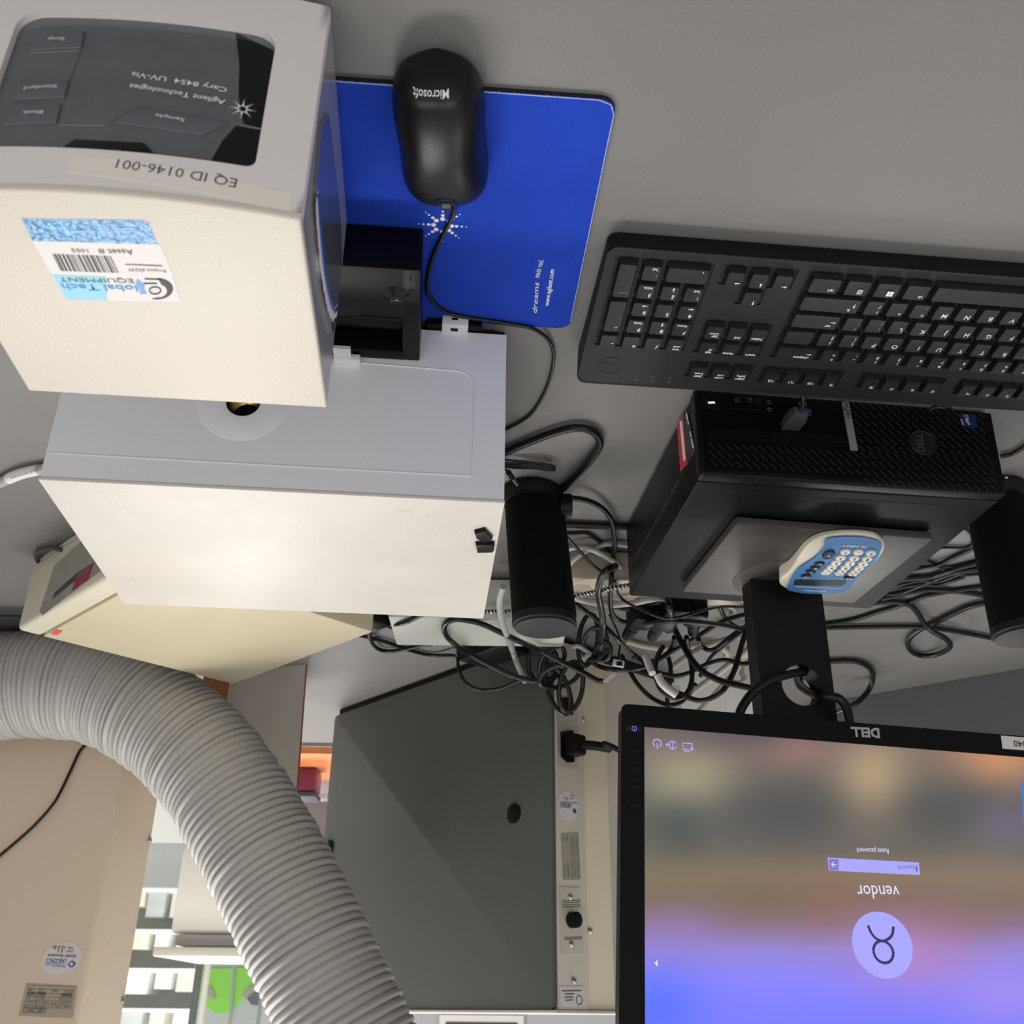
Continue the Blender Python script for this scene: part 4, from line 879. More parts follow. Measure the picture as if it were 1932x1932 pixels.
for a, b_, c_, d_ in (((520, 950), (1370, 985), (1360, 1045), (515, 1015)), ((490, 1090), (1340, 1125), (1325, 1185), (480, 1150))): obj('plate_frame', G().tube([q_(*a), q_(*b_), q_(*c_), q_(*d_), q_(*a)], .0003, 4), GINK, pl)
def tside(q): return on(q, (TX0, 0, 0), (1, 0, 0))
for q in ((285, 1587), (234, 1888)):
    P = tside(q); obj('screw', G().lathe([(.0062, 0), (.0062, .0014), (.0042, .004), (0, .0048)], 14, Matrix.Translation((TX0, min(P.y, TY+.165), P.z)) @ Matrix.Rotation(-math.pi/2, 4, 'Y')), STEEL, tn)
gl = glass('pane_green', (206, 226, 214), .13, .03)
gz = thing('glass_sash', 'greenish clear glass pane standing behind the tan enclosure', 'glass pane', (.52, 1.80, 0))
obj('pane', G().box(.40, .70, 1.797, 1.803, .001, .8), gl, gz)
obj('edge_strip', G().box(.396, .4005, 1.794, 1.806, .001, .8), mat('clear_edge', (190, 205, 196), .3), gz)
# ================================================================== CORRUGATED HOSE
dpts = [(-220, 1330, 1.46), (-90, 1305, 1.46), (0, 1294, 1.46), (100, 1290, 1.46), (200, 1306, 1.46), (300, 1356, 1.455), (400, 1452, 1.445), (480, 1582, 1.435), (560, 1737, 1.425), (634, 1900, 1.42), (705, 2060, 1.42), (760, 2200, 1.42)]
dp = resample(smooth_path([oy((x, y), Y) for x, y, Y in dpts], 14), .0011)
ph, rad, N = 0, [], len(dp)
random.seed(11); wob = [random.uniform(.72, 1.3) for _ in range(400)]; amp = [random.uniform(.6, 1.3) for _ in range(400)]
for i in range(N):
    pitch = .0082+.0026*min(1, max(0, (i/N-.34)/.2)); pitch *= 1+(wob[int(ph) % 400]-1)*(1 if i/N < .5 else .35); ph += .0011/pitch; f = ph % 1; rad.append(.0752+.0052*amp[int(ph) % 400]*abs(math.sin(math.pi*f))**.6)
g = G().tube(dp, .08, 44, rf=lambda i: rad[i])
tag(obj('exhaust_hose', g, DUCT, sm=50), 'wide grey corrugated exhaust hose arching from the bench up past the grey panel', 'hose')
# ================================================================== IVORY INSTRUMENT (turned box behind the spectrophotometer)
CF = Fr(.398, 1.186, math.radians(44.6))
iv = thing('control_box', 'ivory instrument box turned diagonally behind the white spectrophotometer lid', 'instrument', CF.w(0, 0, 0))
ch_ = obj('case', G().box(-.160, .163, -.120, .158, .012, .0985, bev=.002, M=CF.M), IVORY, iv)
fr_ = obj('front_frame', G().box(-.162, .165, -.153, -.1215, .008, .0985, bev=.006, seg=3, M=CF.M), IVORY2, iv)
obj('base_rail', G().box(-.160, .163, -.150, .15, .002, .009, M=CF.M), IVORY2, iv)
z6_ = zm(0, 720, 3.715)
def cf(x, y, t=.0004): l = CF.B(z6_(x, y), -.1534); return CF.w(l.x, -.1534-t, l.z)
def cslab(name, px, m, par, t=0): return obj(name, G().slab([cf(x, y, t) for x, y in px], -CF.ey, .0004), m, par, sm=0)
film = cslab('front_film', [(382, 1290), (560, 1130), (760, 1000), (770, 1230), (700, 1330), (620, 1392), (300, 1640), (278, 1612)], STONE, fr_)
cslab('display_window', [(390, 1476), (546, 1340), (534, 1392), (370, 1524)], BLACKG, film, .0004)
rd = cslab('red_label', [(548, 1338), (662, 1268), (622, 1390), (508, 1470)], mat('crimson', (150, 36, 66), .5), film, .0004)
cslab('label_window', [(556, 1345), (645, 1290), (630, 1330), (540, 1392)], mat('label_dim', (96, 88, 84), .5), rd, .0008)
def ctp(x, y, t=0): return oz(z6_(x, y), .0986+t)
obj('brand_tag', G().slab([ctp(355, 1768), ctp(392, 1738), ctp(440, 1745), ctp(402, 1778)], Z, .0003), mat('tag_red', (214, 84, 78), .5), ch_, sm=0)
# ================================================================== PALE FLAT BOX, ADAPTER, POWER STRIP, CARTON
pb_ = thing('network_box', 'low pale flat box lying behind the white spectrophotometer lid', 'box', (.05, 1.29, 0))
obj('case', G().box(-.075, .162, 1.235, 1.347, .003, .06, bev=.004, M=Matrix.Rotation(0, 4, 'Z')), PALE, pb_)
obj('foot', G().box(-.06, -.04, 1.25, 1.27, 0, .004).box(.13, .15, 1.25, 1.27, 0, .004).box(-.06, -.04, 1.31, 1.33, 0, .004).box(.13, .15, 1.31, 1.33, 0, .004), RUBBER, pb_)
ad = thing('power_adapter', 'black power adapter brick lying against the foot of the grey panel', 'power adapter', HF.w(.07, -.045, 0))
obj('case', G().box(.028, .128, -.082, -.022, .0008, .034, bev=.003, M=HF.M), BLACK, ad); obj('strain_relief', G().lathe([(.0055, 0), (.0042, .024), (0, .024)], 12, HF.M @ Matrix.Translation((.127, -.055, .017)) @ Matrix.Rotation(math.pi/2, 4, 'Y')), BLACKM, ad)
c0 = oz((1210, 1118), .042); XF = Fr(c0.x, c0.y, -.1)
ps2 = thing('power_strip', 'long cream power strip full of black plugs behind the black computer', 'power strip', V((c0.x, c0.y, 0)))
body_ = obj('housing', G().box(-.17, .16, -.034, .034, .001, .042, bev=.004, M=XF.M), CABLEC, ps2)
for a in (-.12, -.07, -.02, .03, .08): obj('socket', G().cyl(.0165, .0415, .0424, 20, M=XF.M @ Matrix.Translation((a, 0, 0))), mat('socket_cream', (176, 166, 148), .5), body_)
obj('red_lamp', G().box(.118, .130, -.006, .006, .0415, .0445, bev=.001, M=XF.M), mat('lamp_red', (200, 60, 80), .4), body_)
r3 = zm(1030, 880, 3.942)
for i, (px, ln) in enumerate((((715, 1120), .052), ((872, 1130), .05), ((965, 1060), .048), ((1110, 1090), .05))):
    P = oz(r3(*px), .06); pk_ = thing('mains_plug', ['black mains plug in the cream power strip, nearest the leaning speaker', 'second black mains plug in the cream power strip from the leaning speaker', 'third black mains plug in the cream power strip from the leaning speaker', 'black mains plug in the cream power strip, nearest the monitor neck'][i], 'plug', V((P.x, P.y, .0425)), 'plugs in the power strip')
    m_ = Matrix.Translation((P.x, P.y, 0)) @ Matrix.Rotation(-.1+.12*i-.15, 4, 'Z')
    obj('body', G().box(-.0155, .0155, -.019, .021, .0428, .072, bev=.004, M=m_), BLACK, pk_)
    g = G().lathe([(.011, 0), (.0085, .012), (.0075, .012), (.0065, .040), (0, .040)], 14, m_ @ Matrix.Translation((0, .020, .060)) @ Matrix.Rotation(-math.pi/2+.15, 4, 'X'))
    for k in range(4): g.lathe([(.0088-.0006*k, .0145+.0062*k), (.0092-.0006*k, .0165+.0062*k), (.0088-.0006*k, .0185+.0062*k)], 14, m_ @ Matrix.Translation((0, .020, .060)) @ Matrix.Rotation(-math.pi/2+.15, 4, 'X'))
    obj('strain_relief', g, BLACKM, pk_)
ctn = thing('carton', 'grey-white cardboard carton with brown torn edges, behind the hose', 'carton', (.43, 1.72, 0))
a, b = oz((577, 1254), 0), V((.478, 1.655, 0)); d = (b-a).normalized(); nn = V((.33, .944, 0))
ctnb = obj('box', G().slab([a, b, b+Z*.27, a+Z*.27-d*.009], nn, .1), CARD, ctn, sm=0)
obj('torn_edge', G().slab([a-d*.0035+nn*.003, a+nn*.003, a+Z*.27-d*.009+nn*.003, a+Z*.27-d*.0125+nn*.003], nn, .095), KRAFT, ctn, sm=0)
obj('open_flap', G().slab([b+d*.001-nn*.001, b+d*.055-nn*.055, b+d*.055-nn*.055+Z*.06, b-nn*.001+d*.001+Z*.2], nn, .004), KRAFT, ctn, 'brown inner side of the open flap', sm=0)
# ================================================================== BACKGROUND
rb = thing('rear_bench', 'second grey laboratory bench standing beyond the first one', 'bench', (.5, 2.9, -.9))
obj('worktop', G().box(-1.6, 3.2, 2.19, 3.6, -.03, 0), mat('rear_top', (150, 149, 147), .5), rb, sm=0); obj('base_cabinet', G().box(-1.5, 3.1, 2.25, 3.5, -.9, -.03), mat('cabinet', (150, 146, 138), .5), rb, sm=0)
tag(obj('wooden_board', G().box(.30, .62, 2.20, 2.49, .0005, .014), ORANGE), 'orange wooden board lying flat on the rear bench', 'board')
wb = thing('wine_jar', 'dark wine-coloured jar standing on the orange board', 'jar', (.49, 2.36, .0145))
obj('jar_body', G().box(.4440, .530, 2.33, 2.40, .015, .07, bev=.008), WINE, wb); obj('lid', G().box(.442, .532, 2.328, 2.402, .0702, .082, bev=.003), SLATE, wb)
rk = thing('tube_rack', 'small clear plastic rack in front of the mauve cabinet', 'rack', (.49, 2.53, 0))
obj('rack_body', G().box(.42, .60, 2.51, 2.56, .0005, .05), glass('clear_plastic', (225, 222, 225), .4, .1), rk); obj('rack_hole', G().cyl(.008, .0502, .0512, 14, M=Matrix.Translation((.47, 2.535, 0))).cyl(.008, .0502, .0512, 14, M=Matrix.Translation((.50, 2.535, 0))), WHITE, rk)
tag(obj('paper_slip', G().box(.40, .455, 2.58, 2.62, .0005, .03), mat('paper_bright', (238, 238, 232), .5)), 'white paper pad with a yellow note beside the clear rack', 'paper pad')
mv = thing('mauve_cabinet', 'mauve grey cabinet at the back of the rear bench', 'cabinet', (.5, 2.8, 0))
obj('cabinet_body', G().box(.30, .66, 2.72, 2.93, .001, .26, bev=.004), MAUVE, mv); obj('upper_panel', G().box(.301, .659, 2.716, 2.7195, .12, .258), mat('mauve_light', (172, 164, 167), .5), mv)
obj('handle', G().tube(smooth_path([oy((592, 1580), 2.70), oy((602, 1612), 2.69), oy((606, 1634), 2.70)], 4), .006, 8), mat('handle_white', (236, 236, 238), .3), mv)
DY = 2.95
dv_ = thing('white_analyser', 'white boxy instrument with a grey band, seen through the glass behind the hose', 'instrument', V((oy((420, 1600), DY).x, DY+.1, 0)))
def bx_(name, q0, q1, y0, y1, m, bev=.004, par=None):
    A3, B3 = oy(q0, y0), oy(q1, y0); return obj(name, G().box(min(A3.x, B3.x), max(A3.x, B3.x), y0, y1, min(A3.z, B3.z), max(A3.z, B3.z), bev=bev), m, par)
zb_ = oy((420, 1600), DY).z
bx_('housing', (345, 1598), (498, 1762), DY, DY+.3, mat('analyser_white', (240, 236, 228), .4), .01, dv_); bx_('grey_band', (333, 1763), (498, 1785), DY-.01, DY+.3, MAUVE, .002, dv_); bx_('top_plate', (290, 1786), (498, 1806), DY-.03, DY+.42, CREAM, .003, dv_)
A3 = oy((345, 1598), DY); B3 = oy((498, 1598), DY); obj('plinth', G().box(B3.x+.02, A3.x-.02, DY+.01, DY+.28, .0005, A3.z), mat('plinth', (226, 232, 226), .5), dv_)
gs = thing('green_sign', 'bright green and slate geometric sign board seen behind the hose', 'sign', V((oy((440, 1870), 4.6).x, 4.6, -.9)))
q = lambda x, y, t=0: oy((x, y), 4.6-t)
obj('board', G().slab([q(368, 1800), q(640, 1800), q(640, 1960), q(368, 1960)], (0, 1, 0), .03), mat('board_grey', (168, 174, 174), .5), gs, sm=0)
obj('board_leg', G().box(q(620, 1900).x, q(620, 1900).x+.05, 4.61, 4.63, -.9, q(500, 1810).z).box(q(390, 1900).x-.05, q(390, 1900).x, 4.61, 4.63, -.9, q(500, 1810).z), SLATE, gs)
obj('green_shape', G().slab([q(x, y, .001) for x, y in [(381, 1828), (470, 1826), (495, 1846), (498, 1852), (430, 1912), (404, 1912), (374, 1884)]], (0, -1, 0), .004), GREEN, gs, sm=0)
obj('slate_shape', G().slab([q(x, y, .002) for x, y in [(492, 1862), (520, 1866), (520, 1900), (475, 1896), (466, 1884)]], (0, -1, 0), .004).slab([q(x, y, .002) for x, y in [(448, 1806), (498, 1806), (520, 1822), (470, 1818)]], (0, -1, 0), .004), SLATE, gs, sm=0)
obj('grey_chevron', G().slab([q(x, y, .006) for x, y in [(388, 1864), (400, 1864), (407, 1886), (398, 1886)]], (0, -1, 0), .003).slab([q(x, y, .006) for x, y in [(456, 1878), (470, 1862), (480, 1862), (464, 1886)]], (0, -1, 0), .003), MAUVE, gs, sm=0)
obj('board_rail', G().slab([q(x, y, .007) for x, y in [(378, 1818), (520, 1818), (520, 1824), (378, 1824)]], (0, -1, 0), .01).slab([q(x, y, .007) for x, y in [(440, 1824), (445, 1824), (436, 1932), (431, 1932)]], (0, -1, 0), .004), mat('rail_grey', (140, 146, 146), .4), gs, sm=0)
po = thing('clamp_stand', 'thin dark upright rod with a pale sleeve, beside the green sign', 'stand', V((oy((366, 1890), 3.48).x, 3.48, 0)))
X_ = oy((370, 1870), 3.48).x
obj('rod', G().cyl(.012, .0, .75, 12, M=Matrix.Translation((X_, 3.48, 0))), SLATE, po); obj('sleeve', G().cyl(.010, .35, .6, 12, M=Matrix.Translation((X_-.026, 3.48, 0))), PWHITE, po); obj('stand_foot', G().box(X_-.08, X_+.08, 3.42, 3.54, 0, .012), SLATE, po)
shf = thing('shelf_unit', 'tall white shelf unit at the far end of the room', 'shelves', (2.2, 6.3, -.9))
SWH = mat('shelf_white', (236, 238, 240), .5)
obj('back_board', G().box(1.7, 2.75, 6.5, 6.53, -.9, 1.5), SWH, shf, sm=0)
for z in (-.5, -.12, .10, .30, .50, .9): obj('shelf', G().box(1.7, 2.75, 6.1, 6.5, z, z+.02), SWH, shf, sm=0)
for x in (1.7, 2.72): obj('upright', G().box(x, x+.03, 6.1, 6.5, -.9, 1.5), SWH, shf, sm=0)
random.seed(21)
ORD = ['first', 'second', 'third', 'fourth', 'fifth', 'sixth', 'seventh', 'eighth', 'ninth', 'tenth']
names = ['white', 'pale grey', 'pale blue', 'cream', 'sky blue']; cols5 = [(244, 244, 244), (190, 194, 196), (170, 206, 222), (222, 216, 202), (100, 190, 232)]
for z, lv in ((-.10, 'lower'), (.12, 'second'), (.32, 'third'), (.52, 'upper')):
    x = 1.74; cnt = 0
    while x < 2.56:
        w = random.uniform(.07, .14); k = random.randrange(5); h = random.uniform(.07, .15)
        tag(obj('storage_box', G().box(x, x+w, 6.15, 6.42, z+.0005, z+h, bev=.004), mat('box_'+names[k].replace(' ', '_'), cols5[k], .5)), '%s storage box, %s along the %s shelf of the far white shelf unit' % (names[k], ORD[cnt], lv), 'box', 'storage boxes on the far shelf unit'); cnt += 1
        x += w+random.uniform(.015, .05)
pic = thing('wall_picture', 'white framed picture hanging on the far wall', 'picture', V((.4, 7.18, .6)))
a, b = oy((830, 1908), 7.17), oy((988, 1908), 7.17)
obj('frame', G().box(b.x, a.x, 7.165, 7.198, a.z+.02, a.z+.6), PWHITE, pic, sm=0); obj('picture_sheet', G().box(b.x+.04, a.x-.04, 7.16, 7.164, a.z+.06, a.z+.56), SLATE, pic, sm=0)
# ================================================================== CABLES
r2 = zm(1480, 960, 4.274); r4 = zm(680, 1130, 3.864); c6 = zm(1160, 860, 2.5026); z5 = zm(680, 780, 2.76); zo = lambda x, y: (x, y)
def wp(conv, p):
    q = conv(p[0], p[1]); return oy(q, p[2]) if p[2] > .6 else oz(q, p[2])
def cable(name, label, conv, pts, r=.0028, m=None, cat='cable', k=6, group=None):
    P = smooth_path([wp(conv, p) for p in pts], k)
    for p in P: p.z = max(p.z, r+.0006)
    return tag(obj(name, G().tube(P, r, 10), m or CABLE, sm=60), label, cat, group)
cable('mouse_cable', 'thin black mouse cable winding over the blue pad', zo, [(857, 374, .016), (858, 385, .008), (853, 410, .0062), (835, 445, .0062), (815, 490, .0062), (806, 540, .0062), (812, 562, .0062), (835, 585, .0062), (870, 597, .0062), (960, 611, .0062), (1010, 622, .0062), (1040, 650, .004), (1043, 690, .0025), (1028, 740, .0025), (1000, 783, .0025), (958, 808, .0025), (930, 820, .0025)], .0017)
cable('thick_cable', 'thick black cable looping from the white instrument round to the speaker', z5, [(700, 225, .006), (760, 200, .006), (900, 140, .006), (1050, 88, .006), (1150, 76, .006), (1225, 105, .006), (1245, 165, .006), (1180, 265, .006), (1110, 340, .006), (1050, 395, .006)], .0042)
ab = thing('audio_cable', 'folded bundle of thin black audio cable lying in front of the leaning speaker', 'cable', oz(z5(880, 270), 0))
g = G()
for i, dy in enumerate((0, 14, 26, 38)): g.tube(smooth_path([wp(z5, p) for p in ((740, 240+dy, .006+.002*i), (800, 246+dy, .006+.002*i), (900, 256+dy*.8, .008), (985, 268+dy*.6, .008), (1012, 282+dy*.3, .006), (985, 296, .004), (880, 282, .004), (760, 278, .004))], 5), .0013, 6)
obj('strand', g, CABLE, ab)
jp = [oz(z5(770, 305), .052), oz(z5(790, 335), .05), oz(z5(818, 372), .048)]
obj('jack_tip', G().tube([jp[1], jp[2]], .0016, 8), STEEL, ab); obj('jack_sleeve', G().tube([jp[0], jp[1]], .0028, 8), BLACK, ab); obj('jack_lead', G().tube(smooth_path([oz(z5(745, 280), .008), oz(z5(752, 285), .02), oz(z5(760, 295), .045), jp[0]], 5), .0012, 6), CABLE, ab)
cable('speaker_cable', 'black cable arching from the leaning speaker through the tangle to the monitor neck', r3, [(105, 235, .016), (200, 236, .014), (320, 258, .012), (420, 312, .010), (485, 395, .010), (505, 500, .010), (510, 600, .014), (500, 690, .02), (490, 770, .035), (484, 870, .05), (478, 960, .055), (482, 1050, .055), (505, 1110, .055), (560, 1150, .055), (640, 1166, .06), (780, 1160, .075), (950, 1150, .085), (1150, 1160, .08), (1350, 1186, .07), (1540, 1235, .06), (1640, 1262, .06)], .0033)
cable('straight_cable', 'straight black cable running from the leaning speaker under the computer', r3, [(60, 428, .005), (200, 436, .005), (400, 443, .005), (640, 452, .005)], .0042)
cable('thin_wire', 'thin black wire running slantwise from the leaning speaker into the tangle', r3, [(90, 455, .05), (150, 520, .045), (270, 650, .04), (360, 745, .035), (430, 782, .03), (480, 760, .03)], .0019)
cable('bent_wire', 'short sharply bent black wire between the leaning speaker and the computer', r3, [(100, 498, .003), (200, 500, .003), (300, 497, .003), (345, 520, .003), (410, 570, .003), (480, 640, .003)], .0022)
cable('grey_cable', 'light grey cable curving from the leaning speaker to the computer corner', r3, [(110, 640, .03), (170, 612, .03), (235, 600, .03), (320, 612, .03), (400, 645, .028), (480, 692, .025), (545, 745, .025), (610, 815, .02)], .0034, CABLE2)
cable('grey_cable', 'light grey cable rising steeply out from behind the leaning speaker', r3, [(120, 820, .03), (150, 770, .03), (210, 692, .024), (300, 628, .016), (400, 588, .006), (490, 575, .006), (620, 590, .006)], .0034, CABLE2)
br = [wp(r4, p) for p in ((880, 95, .062), (980, 90, .062), (1080, 88, .062))]+[wp(r3, p) for p in ((110, 1000, .062), (190, 976, .062), (300, 945, .06), (400, 925, .06), (500, 902, .06), (600, 886, .058), (700, 868, .055))]
P = smooth_path(br, 12); bc_ = tag(obj('braided_cable', G().tube(P, .0024, 8), mat('braid_dark', (22, 22, 24), .4), sm=60), 'braided black and silver steel cable stretched behind the speaker to the computer', 'cable')
Pf = resample(P, .0006); g = G()
for s_ in (0,):
    hx = []
    for i, p in enumerate(Pf):
        d = (Pf[min(i+1, len(Pf)-1)]-Pf[max(i-1, 0)]).normalized(); u = d.orthogonal().normalized(); u = (Z-d*Z.dot(d)).normalized(); v = d.cross(u); a = i*.0006/.0046*2*math.pi+s_; hx.append(p+(u*math.cos(a)+v*math.sin(a))*.0026)
    g.tube(hx, .0009, 4)
obj('silver_strand', g, mat('braid_silver', (205, 205, 205), .35, metal=.6), bc_)
cable('dark_cable', 'black cable dropping straight through the tangle beside the leaning speaker', r3, [(520, 740, .05), (450, 772, .06), (410, 830, .065), (388, 920, .07), (400, 1010, .07), (418, 1100, .075), (424, 1200, .08), (405, 1310, 1.34), (350, 1420, 1.36), (290, 1490, 1.37)], .0042)
big = cable('looped_cable', 'black cable in a long narrow loop lying over the pale flat box', r4, [(1770, 600, 1.36), (1720, 590, 1.36), (1600, 525, 1.35), (1450, 450, 1.34), (1300, 370, 1.33), (1150, 305, .085), (1000, 235, .075), (880, 180, .066), (760, 152, .066), (680, 150, .066), (625, 175, .066), (610, 225, .066), (640, 285, .066), (700, 340, .07), (790, 400, 1.36), (950, 485, 1.38), (1100, 555, 1.38), (1220, 590, 1.38), (1300, 600, 1.38), (1400, 580, 1.38), (1480, 520, 1.38)], .0040)
cable('adapter_lead', 'thin black lead hanging from the power adapter across the grey panel', r4, [(705, 355, .04), (708, 420, 1.44), (715, 500, 1.43), (745, 580, 1.43), (800, 635, 1.43), (870, 662, 1.43), (950, 662, 1.43), (1040, 645, 1.42), (1120, 610, 1.41), (1200, 585, 1.4), (1290, 590, 1.4)], .0026)
cable('adapter_cable', 'black cord running along the bench from the adapter towards the ivory box', r4, [(720, 425, .016), (655, 412, .012), (560, 412, .006), (470, 402, .005), (350, 370, .005), (220, 325, .005), (100, 290, .005), (-20, 262, .005)], .0033)
pg = thing('coupler_plug', 'black plug with a ribbed sleeve lying beside the ivory box', 'plug', oz(r4(130, 160), .0))
A3, B3 = oz(r4(45, 135), .05), oz(r4(135, 165), .05)
dirn = (B3-A3).normalized(); mt = Matrix((dirn, Z.cross(dirn).normalized(), Z)).transposed().to_4x4(); mt.translation = A3
obj('plug_body', G().box(-.012, .032, -.013, .013, -.0495, .008, bev=.004, M=mt), BLACK, pg)
g = G().lathe([(.008, 0), (.006, .03), (0, .03)], 12, mt @ Matrix.Translation((.03, 0, -.004)) @ Matrix.Rotation(math.pi/2, 4, 'Y'))
for k in range(5): g.lathe([(.0066, .003+.006*k), (.0086, .0045+.006*k), (.0066, .006+.006*k)], 12, mt @ Matrix.Translation((.03, 0, -.004)) @ Matrix.Rotation(math.pi/2, 4, 'Y'))
obj('ribbed_sleeve', g, BLACKM, pg)
cable('plug_cable', 'black cord leaving the ribbed plug over the pale flat box', r4, [(215, 182, .05), (270, 182, .06), (330, 168, .064), (390, 140, .064), (450, 110, .064), (520, 80, .064)], .0036)
cable('small_loop', 'black cord hanging in a small loop below the ribbed plug', r4, [(90, 185, .04), (70, 240, .03), (75, 300, .02), (105, 345, .01), (150, 372, .006), (220, 382, .006), (300, 370, .006), (380, 352, .006), (440, 338, .006), (520, 330, .006)], .0034)
cable('pale_cable', 'pale grey cord hanging down behind the leaning speaker over the grey panel', r4, [(1040, -90, .066), (1015, 0, .07), (1018, 90, .07), (1040, 190, .075), (1075, 280, .08), (1110, 380, 1.37), (1150, 490, 1.385), (1185, 560, 1.39), (1200, 600, 1.40)], .0042, CABLE2)
ck = thing('coiled_cable', 'tied coil of black cable hanging in loops between the grey panel and the tangle', 'cable', oy(r4(1480, 600), 1.37))
def ell(cx, cy, rx, ry, rot, Y, n=20, a0=0, a1=360):
    o_ = []
    for k in range(n+1):
        a = math.radians(a0+(a1-a0)*k/n); x, y = rx*math.cos(a), ry*math.sin(a); c_, s_ = math.cos(rot), math.sin(rot)
        o_.append(oy(r4(cx+x*c_-y*s_, cy+x*s_+y*c_), Y+.012*math.sin(a)))
    return o_
for cx, cy, rx, ry, rot, Y in ((1535, 640, 85, 185, .16, 1.37), (1440, 660, 75, 190, -.35, 1.378), (1370, 500, 62, 130, .18, 1.372), (1290, 480, 66, 120, -.08, 1.385), (1450, 560, 150, 80, -.3, 1.365), (1660, 300, 70, 190, .12, 1.345), (1710, 330, 85, 120, .25, 1.335), (1770, 380, 52, 70, .3, 1.34), (1420, 430, 60, 90, .5, 1.36)): obj('loop', G().tube(ell(cx, cy, rx, ry, rot, Y), .0036, 8), CABLE, ck)
obj('tie', G().tube(smooth_path([oy(r4(*p), 1.335) for p in ((1545, 350), (1590, 345), (1640, 375), (1665, 400), (1620, 440))], 4), .0032, 8), CABLE2, ck, 'pale grey tie')
obj('tape_tag', G().slab([oy(r4(*p), 1.35) for p in ((1765, 600), (1850, 530), (1875, 548), (1800, 610))], (0, -1, 0), .0006), PWHITE, ck, sm=0)
cable('dark_cable', 'straight black cable slanting from the leaning speaker down to the white cable label', r3, [(150, 980, .05), (205, 1012, .05), (320, 1095, .06), (430, 1182, .075), (530, 1285, .09), (640, 1385, 1.33), (745, 1470, 1.33)], .0032)
cable('dark_cable', 'black cable sweeping from the computer back edge down behind the monitor bottom edge', r3, [(860, 960, .06), (900, 985, .075), (925, 1080, .09), (950, 1190, 1.27), (1010, 1310, 1.27), (1090, 1445, 1.26), (1180, 1535, 1.25), (1300, 1595, 1.24), (1420, 1625, 1.22), (1560, 1655, 1.20), (1660, 1670, 1.18)], .0042)
cable('sagging_cable', 'black cable sagging from a plug of the power strip towards the coil', r3, [(955, 1270, .06), (945, 1330, 1.34), (900, 1395, 1.34), (820, 1445, 1.34), (720, 1490, 1.34), (600, 1512, 1.34), (480, 1508, 1.35), (390, 1485, 1.36), (340, 1450, 1.36)], .0036)
cable('hanging_cable', 'black cable hanging lowest above the top right corner of the monitor', r3, [(560, 1400, 1.42), (625, 1525, 1.42), (680, 1615, 1.42), (760, 1700, 1.42), (850, 1755, 1.41), (930, 1775, 1.4), (1000, 1755, 1.4), (1070, 1690, 1.4), (1110, 1620, 1.38)], .0034)
cable('ring_cable', 'black cable forming a round ring around the white cable label', r3, [(1045, 1270, .075), (1062, 1380, 1.31), (1085, 1500, 1.30), (1082, 1610, 1.30), (1045, 1690, 1.30), (980, 1722, 1.30), (910, 1705, 1.30), (850, 1650, 1.30), (820, 1570, 1.31), (815, 1480, 1.32), (835, 1400, 1.33), (870, 1340, 1.34)], .0036)
cable('dark_cable', 'black cable dropping from the monitor neck and curling back to the ring', r3, [(1500, 1200, 1.26), (1470, 1280, 1.26), (1435, 1400, 1.26), (1400, 1520, 1.26), (1330, 1650, 1.26), (1250, 1715, 1.27), (1150, 1742, 1.28), (1060, 1720, 1.29), (1000, 1690, 1.3), (950, 1680, 1.3)], .0036)
cable('dark_cable', 'black cable bending from the last plug of the power strip back to the monitor neck', r3, [(1135, 1285, .07), (1160, 1335, 1.33), (1210, 1366, 1.33), (1270, 1350, 1.33), (1330, 1305, 1.32), (1420, 1235, 1.31), (1530, 1190, 1.3), (1640, 1150, 1.28)], .0034)
cable('tangle_cable', 'black cable crossing just behind the computer edge to the monitor neck, thinnest of the tangle', r3, [(515, 850, .05), (540, 950, .05), (600, 1010, .06), (700, 1060, .07), (800, 1105, .08), (900, 1132, .085), (1000, 1120, .085), (1150, 1075, .075), (1290, 1045, .06), (1400, 1042, .05), (1540, 1050, .04), (1640, 1060, .04)], .0019)
cable('tangle_cable', 'black cable lying flat along the front of the power strip', r3, [(190, 1000, .046), (300, 1010, .046), (450, 1030, .046), (600, 1060, .048), (720, 1045, .05), (850, 1005, .05), (900, 985, .045)], .0032)
cable('grey_cable', 'grey cable lying over the power strip behind the computer corner', r3, [(210, 980, .05), (330, 1010, .05), (480, 1030, .052), (640, 1018, .055), (780, 990, .055), (860, 980, .05), (930, 1000, .05), (1060, 1020, .03), (1200, 1005, .02), (1350, 1030, .015), (1410, 1070, .012), (1380, 1100, .012)], .0040, CABLE2)
for i, (pts, lab) in enumerate((([(1150, 1560, 1.40), (1230, 1420, 1.37), (1330, 1330, 1.33), (1440, 1250, 1.30), (1540, 1180, 1.28), (1640, 1120, 1.26)], 'black cable slanting up from the ring towards the monitor neck'),
                         ([(880, 1545, 1.37), (960, 1560, 1.37), (1080, 1530, 1.36), (1200, 1470, 1.35), (1330, 1440, 1.34), (1470, 1470, 1.33), (1600, 1440, 1.32)], 'black cable waving level behind the ring towards the monitor neck'),
                         ([(640, 1420, 1.37), (780, 1450, 1.37), (900, 1400, 1.36), (1040, 1320, .06), (1180, 1230, .05), (1320, 1150, .04), (1450, 1110, .03), (1620, 1085, .03)], 'black cable rising behind the plugs towards the monitor neck'),
                         ([(1270, 985, .012), (1300, 1060, .012), (1335, 1130, .015), (1400, 1185, .02), (1470, 1200, .03), (1560, 1120, .03)], 'black cable dropping short from the computer edge beside the monitor neck'),
                         ([(900, 1380, 1.40), (925, 1480, 1.40), (925, 1580, 1.40), (905, 1700, 1.41), (905, 1790, 1.42)], 'black cable hanging plumb inside the ring'))): cable('dark_cable', lab, r3, pts, .0034)
